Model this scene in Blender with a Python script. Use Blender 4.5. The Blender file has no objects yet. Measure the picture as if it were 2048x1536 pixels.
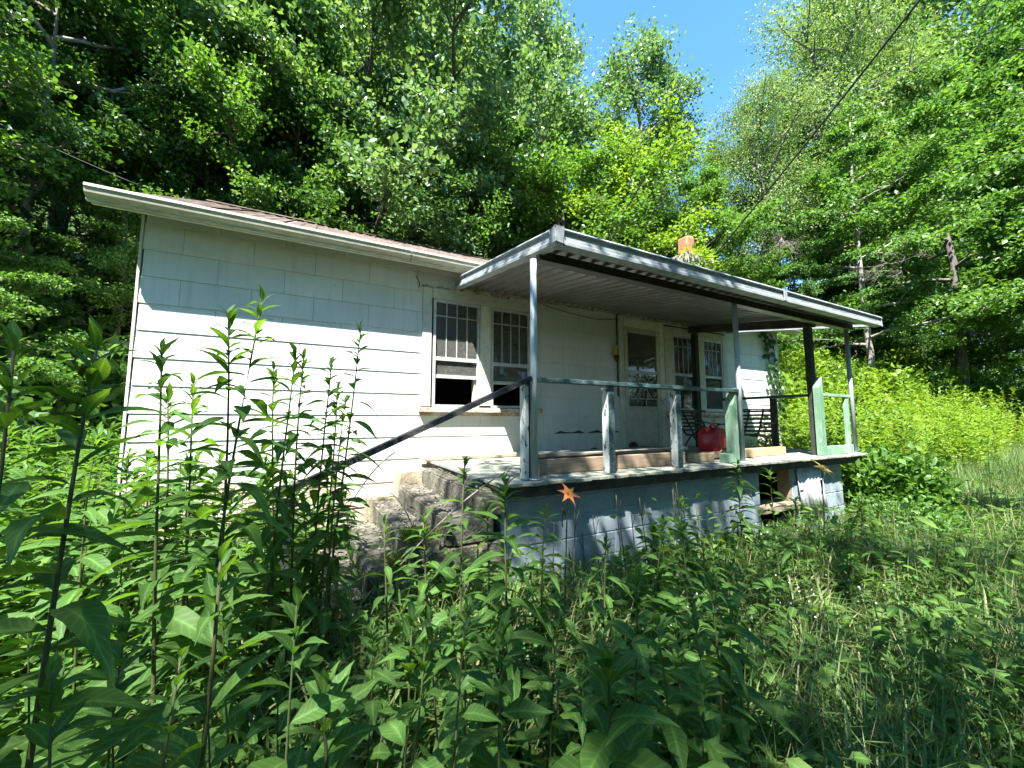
import bpy, bmesh, math, random
import numpy as np
from mathutils import Vector, Matrix, Euler

random.seed(7)
RNG = np.random.default_rng(11)
C = bpy.context.scene.collection
SC = bpy.context.scene
PI = math.pi

# ------------------------------------------------------------------ camera
EYE = 1.6
F_PX, CX, CY = 770.0, 1024.0, 768.0
VX, VY = 2500.0, 840.0
pit = math.atan2(VY - CY, F_PX)
Zc = np.array([0, -math.cos(pit), math.sin(pit)])
Xc = np.array([VX - CX, VY - CY, F_PX]); Xc /= np.linalg.norm(Xc)
Xc = Xc - Zc * Xc.dot(Zc); Xc /= np.linalg.norm(Xc)
Yc = np.cross(Zc, Xc)
RM = np.stack([Xc, Yc, Zc])          # world = RM @ (right, down, forward)
cam = bpy.data.cameras.new('camera'); cam_o = bpy.data.objects.new('camera', cam); C.objects.link(cam_o)
cam.sensor_width = 36; cam.lens = F_PX / 2048 * 36; cam.clip_start = .05; cam.clip_end = 2000
M = np.eye(4); M[:3, :3] = RM @ np.diag([1, -1, -1]); M[:3, 3] = (0, 0, EYE)
cam_o.matrix_world = Matrix(M.tolist())
SC.camera = cam_o

# ------------------------------------------------------------------ sky, sun, exposure
SUN_FROM = Vector((-1.05, -1.0, 2.35)).normalized()
w = bpy.data.worlds.new('World'); SC.world = w; w.use_nodes = True
nt = w.node_tree; nt.nodes.clear()
sky = nt.nodes.new('ShaderNodeTexSky'); sky.sky_type = 'NISHITA'; sky.sun_disc = False
sky.sun_elevation = math.asin(SUN_FROM.z); sky.sun_rotation = math.atan2(SUN_FROM.x, SUN_FROM.y)
sky.air_density = 1.0; sky.dust_density = 0.0; sky.ozone_density = 6.0
bg = nt.nodes.new('ShaderNodeBackground'); bg.inputs['Strength'].default_value = 0.12
wo = nt.nodes.new('ShaderNodeOutputWorld')
hs = nt.nodes.new('ShaderNodeHueSaturation'); hs.inputs['Saturation'].default_value = 1.14
nt.links.new(sky.outputs[0], hs.inputs['Color']); nt.links.new(hs.outputs[0], bg.inputs[0]); nt.links.new(bg.outputs[0], wo.inputs[0])
sl = bpy.data.lights.new('sun', 'SUN'); sl.energy = 5.0; sl.angle = math.radians(.53); sl.color = (1, .96, .89)
so = bpy.data.objects.new('sun', sl); C.objects.link(so)
so.rotation_euler = (-SUN_FROM).to_track_quat('-Z', 'Y').to_euler()
SC.view_settings.view_transform = 'Standard'; SC.view_settings.look = 'None'
SC.view_settings.exposure = 2.3; SC.view_settings.gamma = 1
cy = SC.cycles
cy.max_bounces = 7; cy.diffuse_bounces = 4; cy.glossy_bounces = 3; cy.transmission_bounces = 5; cy.transparent_max_bounces = 8
cy.sample_clamp_indirect = 6; cy.use_adaptive_sampling = True; cy.adaptive_threshold = .015
cy.use_denoising = True; cy.denoiser = 'OPENIMAGEDENOISE'; cy.denoising_input_passes = 'RGB_ALBEDO_NORMAL'; cy.denoising_prefilter = 'ACCURATE'
cy.caustics_reflective = False; cy.caustics_refractive = False


def ray(u, v):
    return RM @ np.array([u - CX, v - CY, F_PX])


def on_y(u, v, y):
    r = ray(u, v); p = r / r[1] * y
    return Vector((p[0], p[1], p[2] + EYE))


# ------------------------------------------------------------------ materials
def new_mat(name):
    m = bpy.data.materials.new(name); m.use_nodes = True
    m.node_tree.nodes.clear()
    return m, m.node_tree.nodes, m.node_tree.links


def node(N, t, **k):
    n = N.new(t)
    for a, b in k.items():
        setattr(n, a, b)
    return n


def wpos(N, L, scale=(1, 1, 1)):
    g = N.new('ShaderNodeNewGeometry'); mp = N.new('ShaderNodeMapping')
    mp.inputs['Scale'].default_value = scale
    L.new(g.outputs['Position'], mp.inputs['Vector'])
    return mp.outputs[0]


def noise(N, L, vec, scale, detail=5, rough=.6):
    n = N.new('ShaderNodeTexNoise'); n.inputs['Scale'].default_value = scale
    n.inputs['Detail'].default_value = detail; n.inputs['Roughness'].default_value = rough
    if vec is not None:
        L.new(vec, n.inputs['Vector'])
    return n.outputs['Fac']


def ramp(N, L, fac, stops):
    r = N.new('ShaderNodeValToRGB'); e = r.color_ramp.elements
    while len(e) > len(stops):
        e.remove(e[-1])
    while len(e) < len(stops):
        e.new(1)
    for q, (p, c) in zip(e, stops):
        q.position = p
        q.color = (c, c, c, 1) if isinstance(c, (int, float)) else (*c, 1)
    L.new(fac, r.inputs[0])
    return r.outputs[0]


def mixc(N, L, fac, a, b, mode='MIX'):
    m = N.new('ShaderNodeMix'); m.data_type = 'RGBA'; m.blend_type = mode
    for s, v in ((m.inputs[0], fac), (m.inputs[6], a), (m.inputs[7], b)):
        if isinstance(v, (int, float)):
            s.default_value = v
        elif isinstance(v, tuple):
            s.default_value = (*v, 1)
        else:
            L.new(v, s)
    return m.outputs[2]


def math_n(N, L, op, a, b=None):
    m = N.new('ShaderNodeMath'); m.operation = op
    for s, v in ((m.inputs[0], a), (m.inputs[1], b)):
        if v is None:
            continue
        if isinstance(v, (int, float)):
            s.default_value = v
        else:
            L.new(v, s)
    return m.outputs[0]


def finish(m, N, L, col, rough=.7, metal=0., bump=None, bstr=.3, bdist=.01, spec=.3):
    p = N.new('ShaderNodeBsdfPrincipled'); o = N.new('ShaderNodeOutputMaterial')
    if isinstance(col, tuple):
        p.inputs['Base Color'].default_value = (*col, 1)
    else:
        L.new(col, p.inputs['Base Color'])
    if isinstance(rough, (int, float)):
        p.inputs['Roughness'].default_value = rough
    else:
        L.new(rough, p.inputs['Roughness'])
    p.inputs['Metallic'].default_value = metal
    p.inputs['Specular IOR Level'].default_value = spec
    if bump is not None:
        b = N.new('ShaderNodeBump'); b.inputs['Strength'].default_value = bstr; b.inputs['Distance'].default_value = bdist
        L.new(bump, b.inputs['Height']); L.new(b.outputs[0], p.inputs['Normal'])
    L.new(p.outputs[0], o.inputs[0])
    return m


def weathered(name, c1, c2, scale=6, lo=.45, hi=.62, stretch=(1, 1, 1), c3=None, lo3=.58, hi3=.7, s3=25,
              rough=.75, metal=0., bstr=.3, bdist=.006, bscale=60, per=.12, spec=.3):
    """base paint c1 worn to c2 in patches, flecks of c3, tone differing from piece to piece"""
    m, N, L = new_mat(name)
    v = wpos(N, L, stretch)
    n1 = noise(N, L, v, scale, 6, .65)
    col = mixc(N, L, ramp(N, L, n1, [(lo, 0), (hi, 1)]), c1, c2)
    if c3:
        n3 = noise(N, L, v, s3, 5, .7)
        col = mixc(N, L, ramp(N, L, n3, [(lo3, 0), (hi3, 1)]), col, c3)
    oi = N.new('ShaderNodeObjectInfo')
    k = math_n(N, L, 'MULTIPLY_ADD', oi.outputs['Random'], 2 * per)
    N[-1].inputs[2].default_value = 1 - per
    hsv = N.new('ShaderNodeHueSaturation'); L.new(col, hsv.inputs['Color']); L.new(k, hsv.inputs['Value'])
    bn = noise(N, L, v, bscale, 4, .6)
    return finish(m, N, L, hsv.outputs[0], rough, metal, bn, bstr, bdist, spec)


def wood_mat(name, c1, c2, axis='x', scale=9, rough=.8, per=.15):
    m, N, L = new_mat(name)
    st = {'x': (1.2, 14, 14), 'y': (14, 1.2, 14), 'z': (14, 14, 1.2)}[axis]
    oi = N.new('ShaderNodeObjectInfo')
    v = wpos(N, L, st)
    add = N.new('ShaderNodeVectorMath'); add.operation = 'ADD'; L.new(v, add.inputs[0])
    sc = math_n(N, L, 'MULTIPLY', oi.outputs['Random'], 40.)
    L.new(sc, add.inputs[1])
    n1 = noise(N, L, add.outputs[0], scale * .35, 6, .7)
    wv = N.new('ShaderNodeTexNoise'); wv.inputs['Scale'].default_value = scale * .12; wv.inputs['Detail'].default_value = 2
    L.new(add.outputs[0], wv.inputs['Vector'])
    rings = math_n(N, L, 'FRACT', math_n(N, L, 'MULTIPLY', wv.outputs['Fac'], 9.))
    col = mixc(N, L, ramp(N, L, n1, [(.35, 0), (.68, 1)]), c1, c2)
    col = mixc(N, L, math_n(N, L, 'MULTIPLY', rings, .35), col, tuple(x * .45 for x in c1))
    hsv = N.new('ShaderNodeHueSaturation'); L.new(col, hsv.inputs['Color'])
    k = math_n(N, L, 'MULTIPLY_ADD', oi.outputs['Random'], 2 * per); N[-1].inputs[2].default_value = 1 - per
    L.new(k, hsv.inputs['Value'])
    return finish(m, N, L, hsv.outputs[0], rough, 0, n1, .35, .004)


def leaf_mat(name, dark, mid, light, trans=.4, rough=.45, rib=False, tcol=None, spec=.35, var=1.):
    m, N, L = new_mat(name)
    a = N.new('ShaderNodeAttribute'); a.attribute_name = 'tint'
    oi = N.new('ShaderNodeObjectInfo')
    s = math_n(N, L, 'MULTIPLY_ADD', oi.outputs['Random'], .4); L.new(a.outputs['Fac'], N[-1].inputs[2])
    f = math_n(N, L, 'FRACT', s)
    col = ramp(N, L, f, [(0, dark), (.5, mid), (.97, light)])
    if rib:
        ar = N.new('ShaderNodeAttribute'); ar.attribute_name = 'rib'
        al = N.new('ShaderNodeAttribute'); al.attribute_name = 'along'
        ph = math_n(N, L, 'MULTIPLY_ADD', ar.outputs['Fac'], 1.6); L.new(math_n(N, L, 'MULTIPLY', al.outputs['Fac'], 11.), N['Math.%03d' % 0].inputs[2] if False else ph.node.inputs[2])
        vn_ = math_n(N, L, 'POWER', math_n(N, L, 'ABSOLUTE', math_n(N, L, 'SINE', math_n(N, L, 'MULTIPLY', ph, PI))), 14.)
        col = mixc(N, L, math_n(N, L, 'MULTIPLY', vn_, .38), col, tuple(min(1, x * 1.7 + .02) for x in mid))
        pw = math_n(N, L, 'POWER', ar.outputs['Fac'], 9.)
        col = mixc(N, L, math_n(N, L, 'MULTIPLY', pw, .7), col, tuple(min(1, x * 2.2 + .03) for x in mid))
        sp_ = noise(N, L, wpos(N, L), 22, 4, .7)
        col = mixc(N, L, ramp(N, L, sp_, [(.66, 0), (.74, .55)]), col, (.20, .19, .05))
        nv = noise(N, L, wpos(N, L), 90, 3, .6)
        col = mixc(N, L, math_n(N, L, 'MULTIPLY', nv, .5), col, tuple(x * .7 for x in mid))
    p = N.new('ShaderNodeBsdfPrincipled'); L.new(col, p.inputs['Base Color'])
    p.inputs['Roughness'].default_value = rough; p.inputs['Specular IOR Level'].default_value = spec
    t = N.new('ShaderNodeBsdfTranslucent')
    tc = mixc(N, L, 1., col, tcol or (1.5, 1.45, .55), 'MULTIPLY'); L.new(tc, t.inputs['Color'])
    mx = N.new('ShaderNodeMixShader'); mx.inputs[0].default_value = trans
    o = N.new('ShaderNodeOutputMaterial')
    L.new(p.outputs[0], mx.inputs[1]); L.new(t.outputs[0], mx.inputs[2]); L.new(mx.outputs[0], o.inputs[0])
    return m


MT = {}
# shingles: white asbestos siding, fine vertical striation, grey and rusty grime near the bottom
m, N, L = new_mat('white_shingle')
g = wpos(N, L, (1, 1, 1)); st = wpos(N, L, (70, 70, 2.5)); sv = wpos(N, L, (6, 6, 1.2))
fine = noise(N, L, st, 1.6, 3, .6)
grime = noise(N, L, sv, 1.3, 6, .7)
big = noise(N, L, g, 1.7, 5, .6)
sep = N.new('ShaderNodeSeparateXYZ'); L.new(g, sep.inputs[0])
low = N.new('ShaderNodeMapRange'); L.new(sep.outputs['Z'], low.inputs['Value'])
low.inputs['From Min'].default_value = 1.75; low.inputs['From Max'].default_value = .75
mapd = math_n(N, L, 'MULTIPLY', ramp(N, L, grime, [(.38, 0), (.62, 1)]), low.outputs[0])
col = mixc(N, L, ramp(N, L, big, [(.35, 0), (.7, 1)]), (.70, .71, .68), (.61, .63, .61))
col = mixc(N, L, math_n(N, L, 'MULTIPLY', ramp(N, L, fine, [(.5, 0), (.75, 1)]), .12), col, (.5, .52, .5))
col = mixc(N, L, math_n(N, L, 'MULTIPLY', ramp(N, L, noise(N, L, wpos(N, L, (9, 9, .8)), 1.0, 5, .7), [(.52, 0), (.75, 1)]), .35), col, (.36, .36, .32))
col = mixc(N, L, math_n(N, L, 'MULTIPLY', mapd, .75), col, (.40, .37, .32))
rust = noise(N, L, g, 2.6, 4, .6)
low2 = N.new('ShaderNodeMapRange'); L.new(sep.outputs['Z'], low2.inputs['Value'])
low2.inputs['From Min'].default_value = 1.15; low2.inputs['From Max'].default_value = .8
col = mixc(N, L, math_n(N, L, 'MULTIPLY', ramp(N, L, rust, [(.4, 0), (.6, .8)]), low2.outputs[0]), col, (.5, .3, .25))
spk = noise(N, L, wpos(N, L, (1, 1, .5)), 14, 3, .6)
col = mixc(N, L, ramp(N, L, spk, [(.70, 0), (.78, .7)]), col, (.28, .27, .24))
oi = N.new('ShaderNodeObjectInfo')
k = math_n(N, L, 'MULTIPLY_ADD', oi.outputs['Random'], .07); N[-1].inputs[2].default_value = .94
hsv = N.new('ShaderNodeHueSaturation'); L.new(col, hsv.inputs['Color']); L.new(k, hsv.inputs['Value'])
MT['shingle'] = finish(m, N, L, hsv.outputs[0], .6, 0, fine, .18, .004)
MT['backing'] = weathered('dark_felt', (.05, .045, .04), (.09, .08, .07))
MT['trim'] = weathered('peeling_cream_trim', (.64, .64, .55), (.50, .50, .42), 9, .45, .7, c3=(.22, .17, .12), lo3=.63, hi3=.68, s3=22)
MT['trim_dirty'] = weathered('grimy_cream_trim', (.58, .55, .45), (.40, .35, .25), 5, .4, .65, c3=(.10, .085, .06), lo3=.5, hi3=.62, s3=16)
MT['frieze'] = weathered('stained_frieze', (.30, .27, .20), (.14, .11, .075), 4, .4, .62, c3=(.05, .04, .03), lo3=.5, hi3=.62, s3=18)
MT['sill'] = weathered('peeling_sill', (.62, .58, .5), (.36, .24, .17), 8, .4, .6, c3=(.25, .17, .12), lo3=.55, hi3=.63, s3=30)
MT['gutter'] = weathered('aged_cream_metal', (.52, .50, .41), (.36, .34, .27), 4, .4, .68, (2, 2, 9), c3=(.28, .26, .2), lo3=.6, hi3=.75, s3=9, rough=.5)
MT['sash'] = weathered('aluminium_sash', (.55, .57, .56), (.42, .44, .43), 20, rough=.45, metal=.3)
MT['roof'] = weathered('brown_ribbed_metal', (.11, .08, .068), (.19, .15, .13), 2.2, .4, .7, c3=(.33, .29, .27), lo3=.6, hi3=.72, s3=7, rough=.5, metal=.2)
MT['alum'] = weathered('porch_pan_metal', (.22, .22, .205), (.14, .14, .125), 3, .4, .7, c3=(.3, .27, .2), lo3=.6, hi3=.75, s3=6, rough=.42, metal=.35)
MT['fascia'] = weathered('white_chalky_metal', (.36, .395, .41), (.21, .24, .26), 7, .42, .65, (1, 1, 3), c3=(.25, .29, .31), lo3=.55, hi3=.68, s3=34, rough=.5, metal=.15)
MT['beam'] = weathered('dark_painted_beam', (.045, .045, .042), (.09, .08, .07), 8, c3=(.2, .17, .14), lo3=.64, hi3=.72)
MT['darkpost'] = weathered('dark_green_post', (.02, .028, .024), (.05, .05, .04), 7)
MT['pole'] = weathered('pale_pole', (.36, .41, .43), (.26, .30, .31), 5, .4, .7, (1, 1, .4), c3=(.16, .12, .1), lo3=.66, hi3=.72, s3=30, rough=.5, metal=.2)
MT['rail'] = weathered('worn_green_rail', (.022, .05, .055), (.06, .10, .105), 14, .42, .6, (1, 3, 3), c3=(.27, .31, .32), lo3=.6, hi3=.7, s3=30, rough=.6)
MT['handrail'] = weathered('weathered_black_rail', (.018, .02, .022), (.05, .055, .058), 12, .4, .62, (1, 4, 4), c3=(.17, .18, .18), lo3=.6, hi3=.7, s3=40, rough=.65)
MT['post_white'] = weathered('peeling_white_post', (.52, .55, .53), (.33, .36, .35), 10, .4, .65, (1, 1, .5), c3=(.03, .06, .065), lo3=.56, hi3=.6, s3=26)
MT['green'] = weathered('sun_bleached_green_paint', (.13, .25, .16), (.25, .38, .28), 6, .42, .65, (1, 1, .5), c3=(.5, .56, .5), lo3=.63, hi3=.7, s3=24)
MT['deck'] = weathered('grey_green_boards', (.20, .23, .19), (.31, .31, .25), 7, .4, .65, (1.5, .5, 1), c3=(.14, .13, .10), lo3=.56, hi3=.65, s3=22, per=.25)
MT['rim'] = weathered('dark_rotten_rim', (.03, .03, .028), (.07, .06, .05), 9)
MT['lumber'] = wood_mat('new_lumber', (.42, .30, .17), (.54, .42, .28), 'x')
MT['old_lumber'] = wood_mat('old_lumber', (.20, .15, .10), (.32, .25, .18), 'x')
MT['grey_lumber'] = wood_mat('grey_lumber', (.20, .19, .16), (.33, .30, .25), 'x')
MT['block'] = weathered('painted_blue_block', (.19, .245, .295), (.26, .31, .35), 5, .38, .68, c3=(.42, .46, .48), lo3=.62, hi3=.74, s3=8, rough=.8, bstr=.7, bdist=.006, bscale=120, per=.14)
MT['mortar'] = weathered('pale_mortar', (.34, .37, .40), (.22, .25, .28), 8, rough=.9)
MT['concrete'] = weathered('mossy_concrete', (.17, .16, .12), (.06, .058, .048), 3.2, .38, .6, c3=(.045, .045, .035), lo3=.52, hi3=.66, s3=11, rough=.95, bstr=.9, bdist=.02, bscale=38, per=.1)
MT['concrete_pale'] = weathered('pale_concrete', (.34, .29, .21), (.20, .17, .12), 5, c3=(.12, .11, .08), lo3=.58, hi3=.7, s3=15, rough=.95, bstr=.7, bdist=.012)
MT['panel'] = weathered('pale_sheet_metal', (.56, .58, .6), (.42, .44, .46), 5, c3=(.28, .26, .24), lo3=.6, hi3=.7, rough=.5, metal=.2)
MT['door'] = weathered('cream_door', (.50, .49, .40), (.38, .37, .30), 6, .4, .7, c3=(.18, .16, .12), lo3=.62, hi3=.72, s3=18, rough=.6)
MT['iron'] = weathered('dull_scroll_metal', (.66, .66, .60), (.45, .45, .40), 20, rough=.45, metal=.6)
MT['chairmetal'] = weathered('dark_strap_metal', (.04, .032, .03), (.075, .06, .055), 15, c3=(.25, .22, .2), lo3=.64, hi3=.7, rough=.45, metal=.3)
MT['red'] = weathered('red_plastic', (.36, .012, .022), (.30, .012, .02), 6, rough=.38, bstr=.1, spec=.45, c3=(.42, .05, .05), lo3=.65, hi3=.8)
MT['red_pale'] = weathered('red_plastic_faded', (.60, .07, .06), (.52, .05, .05), 6, rough=.4, bstr=.1, spec=.4)
MT['black'] = weathered('black_rubber', (.02, .02, .02), (.035, .035, .035), 9, rough=.6)
MT['yellow_lamp'] = weathered('stained_lamp_glass', (.42, .36, .09), (.2, .15, .05), 12, rough=.35)
MT['rustbrown'] = weathered('rusty_brown', (.07, .04, .025), (.12, .07, .04), 12)
MT['clay'] = weathered('orange_clay', (.52, .14, .07), (.58, .22, .13), 9, c3=(.18, .09, .07), lo3=.66, hi3=.74, rough=.8)
MT['chimney'] = weathered('grey_chimney', (.30, .27, .25), (.18, .16, .15), 7)
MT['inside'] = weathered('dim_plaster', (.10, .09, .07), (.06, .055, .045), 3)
MT['blind'] = weathered('green_reflection_blind', (.20, .19, .09), (.16, .15, .075), 5, .4, .6, (1, 1, 7), rough=.9)  # olive tone stands for green foliage reflected in the right-hand panes
MT['bark'] = weathered('tree_bark', (.10, .085, .068), (.19, .17, .145), 3, .4, .65, (5, 5, 1), c3=(.30, .28, .25), lo3=.62, hi3=.72, s3=9, rough=.95, bstr=1, bdist=.03, bscale=14)
MT['bark_pale'] = weathered('pale_bark', (.24, .21, .18), (.40, .37, .33), 3, .4, .65, (4, 4, 1), c3=(.08, .07, .06), lo3=.58, hi3=.68, s3=8, rough=.95, bstr=.8, bdist=.02)
MT['twig'] = weathered('dead_twig', (.13, .11, .09), (.22, .20, .17), 12)
MT['cable'] = weathered('black_cable', (.025, .025, .025), (.05, .05, .045), 8, rough=.6)
MT['wire'] = weathered('pale_wire', (.35, .34, .3), (.22, .2, .18), 8, rough=.6)
MT['stem'] = weathered('weed_stem', (.055, .085, .03), (.09, .075, .04), 5, .4, .65, (1, 1, .6), rough=.6)
MT['dry_stem'] = weathered('dry_stem', (.05, .045, .03), (.12, .10, .06), 8)

# glass with dust
m, N, L = new_mat('dusty_glass')
gl = N.new('ShaderNodeBsdfGlossy'); gl.inputs['Roughness'].default_value = .03; gl.inputs['Color'].default_value = (.9, .9, .9, 1)
tr = N.new('ShaderNodeBsdfTransparent'); tr.inputs['Color'].default_value = (.55, .57, .53, 1)
df = N.new('ShaderNodeBsdfDiffuse'); df.inputs['Color'].default_value = (.42, .43, .4, 1)
fr = N.new('ShaderNodeFresnel'); fr.inputs['IOR'].default_value = 1.33
mx = N.new('ShaderNodeMixShader'); L.new(fr.outputs[0], mx.inputs[0]); L.new(tr.outputs[0], mx.inputs[1]); L.new(gl.outputs[0], mx.inputs[2])
dn = noise(N, L, wpos(N, L), 30, 5, .7)
dfac = ramp(N, L, dn, [(.3, .08), (.75, .30)])
mx2 = N.new('ShaderNodeMixShader'); L.new(dfac, mx2.inputs[0]); L.new(mx.outputs[0], mx2.inputs[1]); L.new(df.outputs[0], mx2.inputs[2])
o = N.new('ShaderNodeOutputMaterial'); L.new(mx2.outputs[0], o.inputs[0]); MT['glass'] = m

# ground: dark litter and soil with green film
m, N, L = new_mat('ground_litter')
v = wpos(N, L)
col = mixc(N, L, ramp(N, L, noise(N, L, v, 1.3, 6, .7), [(.4, 0), (.62, 1)]), (.045, .038, .022), (.05, .075, .022))
col = mixc(N, L, ramp(N, L, noise(N, L, v, 24, 4, .7), [(.5, 0), (.7, .8)]), col, (.11, .085, .05))
MT['ground'] = finish(m, N, L, col, .95, 0, noise(N, L, v, 18, 6, .7), 1, .05)

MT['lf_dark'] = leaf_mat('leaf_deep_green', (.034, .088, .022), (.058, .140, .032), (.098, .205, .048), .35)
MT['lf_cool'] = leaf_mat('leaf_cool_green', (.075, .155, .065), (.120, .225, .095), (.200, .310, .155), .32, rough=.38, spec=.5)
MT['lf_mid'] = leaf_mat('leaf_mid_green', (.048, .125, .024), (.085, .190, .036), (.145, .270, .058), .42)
MT['lf_yellow'] = leaf_mat('leaf_yellow_green', (.105, .195, .022), (.155, .265, .030), (.225, .340, .052), .45)
MT['lf_willow'] = leaf_mat('leaf_pale_green', (.095, .165, .050), (.145, .235, .078), (.215, .300, .125), .4)
MT['lf_meadow'] = leaf_mat('leaf_meadow', (.085, .185, .020), (.150, .275, .030), (.270, .375, .070), .45)
MT['lf_weed'] = leaf_mat('leaf_weed', (.050, .120, .026), (.085, .180, .036), (.160, .270, .050), .48, rough=.55, rib=True, spec=.22, tcol=(1.7, 1.6, .42))
MT['lf_ivy'] = leaf_mat('leaf_ivy', (.03, .07, .02), (.045, .095, .025), (.07, .13, .035), .25)
MT['grass'] = leaf_mat('grass_blade', (.045, .120, .030), (.078, .172, .042), (.210, .220, .095), .35, rough=.5)
MT['straw'] = leaf_mat('dry_straw', (.16, .13, .06), (.24, .20, .10), (.32, .27, .15), .3, rough=.6)
MT['moss'] = leaf_mat('moss', (.08, .13, .015), (.12, .17, .02), (.16, .2, .03), .4)
MT['petal_o'] = leaf_mat('petal_orange', (.74, .24, .09), (.78, .28, .11), (.82, .34, .15), .4, tcol=(1, .9, .7))
MT['petal_y'] = leaf_mat('petal_yellow', (.70, .50, .10), (.75, .56, .14), (.8, .62, .2), .4, tcol=(1, .9, .6))
MT['white_flower'] = leaf_mat('white_floret', (.6, .62, .55), (.7, .7, .65), (.75, .75, .7), .3, tcol=(1, 1, 1))


# ------------------------------------------------------------------ mesh helpers
def link(name, me, mat=None, parent=None, mw=None):
    o = bpy.data.objects.new(name, me); C.objects.link(o)
    if me is not None and mat is not None and not me.materials:
        me.materials.append(MT[mat] if isinstance(mat, str) else mat)
    if parent is not None:
        o.parent = parent
    if mw is not None:
        o.matrix_basis = mw
    return o


def tag(o, label, cat, group=None):
    o['label'] = label; o['category'] = cat
    if group:
        o['group'] = group
    return o


def thing(name, label, cat, loc=(0, 0, 0), group=None, rz=0.):
    o = bpy.data.objects.new(name, None); C.objects.link(o); o.empty_display_size = .1
    o.location = loc; o.rotation_euler = (0, 0, rz)
    return tag(o, label, cat, group)


def bm_mesh(bm, name='m', smooth=False):
    me = bpy.data.meshes.new(name); bm.to_mesh(me); bm.free()
    if smooth:
        me.polygons.foreach_set('use_smooth', [True] * len(me.polygons))
    return me


def bx(bm, x0, x1, y0, y1, z0, z1):
    vs = [bm.verts.new(p) for p in ((x0, y0, z0), (x1, y0, z0), (x1, y1, z0), (x0, y1, z0), (x0, y0, z1), (x1, y0, z1), (x1, y1, z1), (x0, y1, z1))]
    for f in ((0, 3, 2, 1), (4, 5, 6, 7), (0, 1, 5, 4), (1, 2, 6, 5), (2, 3, 7, 6), (3, 0, 4, 7)):
        bm.faces.new([vs[i] for i in f])
    return vs


def box(name, x0, x1, y0, y1, z0, z1, mat, parent=None, bev=0., mw=None):
    bm = bmesh.new(); bx(bm, x0, x1, y0, y1, z0, z1)
    if bev:
        bmesh.ops.bevel(bm, geom=bm.edges[:], offset=bev, segments=1, affect='EDGES')
    return link(name, bm_mesh(bm), mat, parent, mw)


def boxes(name, lst, mat, parent=None):
    bm = bmesh.new()
    for b in lst:
        bx(bm, *b)
    return link(name, bm_mesh(bm), mat, parent)


def tube_into(V, Fc, pts, rad, sides=6, cap=True):
    pts = [np.asarray(p, float) for p in pts]
    n0 = len(V); up = np.array([0, 0, 1.])
    for i, p in enumerate(pts):
        t = pts[min(i + 1, len(pts) - 1)] - pts[max(i - 1, 0)]
        t = t / (np.linalg.norm(t) + 1e-9)
        a = np.cross(t, up)
        if np.linalg.norm(a) < .1:
            a = np.cross(t, [1, 0, 0])
        a /= np.linalg.norm(a); b = np.cross(t, a)
        r = rad[i] if hasattr(rad, '__len__') else rad
        for k in range(sides):
            q = 2 * PI * k / sides
            V.append(p + r * (math.cos(q) * a + math.sin(q) * b))
    for i in range(len(pts) - 1):
        for k in range(sides):
            k2 = (k + 1) % sides
            Fc.append((n0 + i * sides + k, n0 + i * sides + k2, n0 + (i + 1) * sides + k2, n0 + (i + 1) * sides + k))
    if cap:
        Fc.append(tuple(n0 + k for k in range(sides))[::-1])
        Fc.append(tuple(n0 + (len(pts) - 1) * sides + k for k in range(sides)))


def pymesh(V, Fc, smooth=True, name='m'):
    me = bpy.data.meshes.new(name)
    me.from_pydata([tuple(v) for v in V], [], [tuple(f) for f in Fc])
    if smooth:
        me.polygons.foreach_set('use_smooth', [True] * len(me.polygons))
    me.update()
    return me


def tube(name, pts, rad, mat, parent=None, sides=8):
    V, Fc = [], []
    tube_into(V, Fc, pts, rad, sides)
    return link(name, pymesh(V, Fc), mat, parent)


def extrude_x(name, prof, x0, x1, mat, parent=None, closed=True):
    V = [(x0, y, z) for y, z in prof] + [(x1, y, z) for y, z in prof]
    n = len(prof); Fc = []
    for i in range(n if closed else n - 1):
        j = (i + 1) % n
        Fc.append((i, j, n + j, n + i))
    if closed:
        Fc.append(tuple(range(n))[::-1]); Fc.append(tuple(range(n, 2 * n)))
    me = pymesh(V, Fc, False)
    bm = bmesh.new(); bm.from_mesh(me); bmesh.ops.recalc_face_normals(bm, faces=bm.faces[:]); bm.to_mesh(me); bm.free()
    return link(name, me, mat, parent)


# leaf clouds: every leaf a folded kite of two triangles (numpy)
def leaf_mesh(c, d, n, L, W, tint=None, fold=.18, name='leaves'):
    c = np.asarray(c); k = len(c)
    d = d / (np.linalg.norm(d, axis=1, keepdims=True) + 1e-9)
    s = np.cross(d, n); s /= (np.linalg.norm(s, axis=1, keepdims=True) + 1e-9)
    nn = np.cross(s, d)
    L = np.broadcast_to(np.asarray(L, float).reshape(-1, 1), (k, 1)); W = np.broadcast_to(np.asarray(W, float).reshape(-1, 1), (k, 1))
    V = np.empty((k, 4, 3))
    V[:, 0] = c
    V[:, 1] = c + d * L * .42 + s * W * .5 + nn * W * fold
    V[:, 2] = c + d * L
    V[:, 3] = c + d * L * .42 - s * W * .5 + nn * W * fold
    return np_mesh(V.reshape(-1, 3), np.array([[0, 1, 2], [0, 2, 3]]), k, 4, tint, name)


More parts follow.
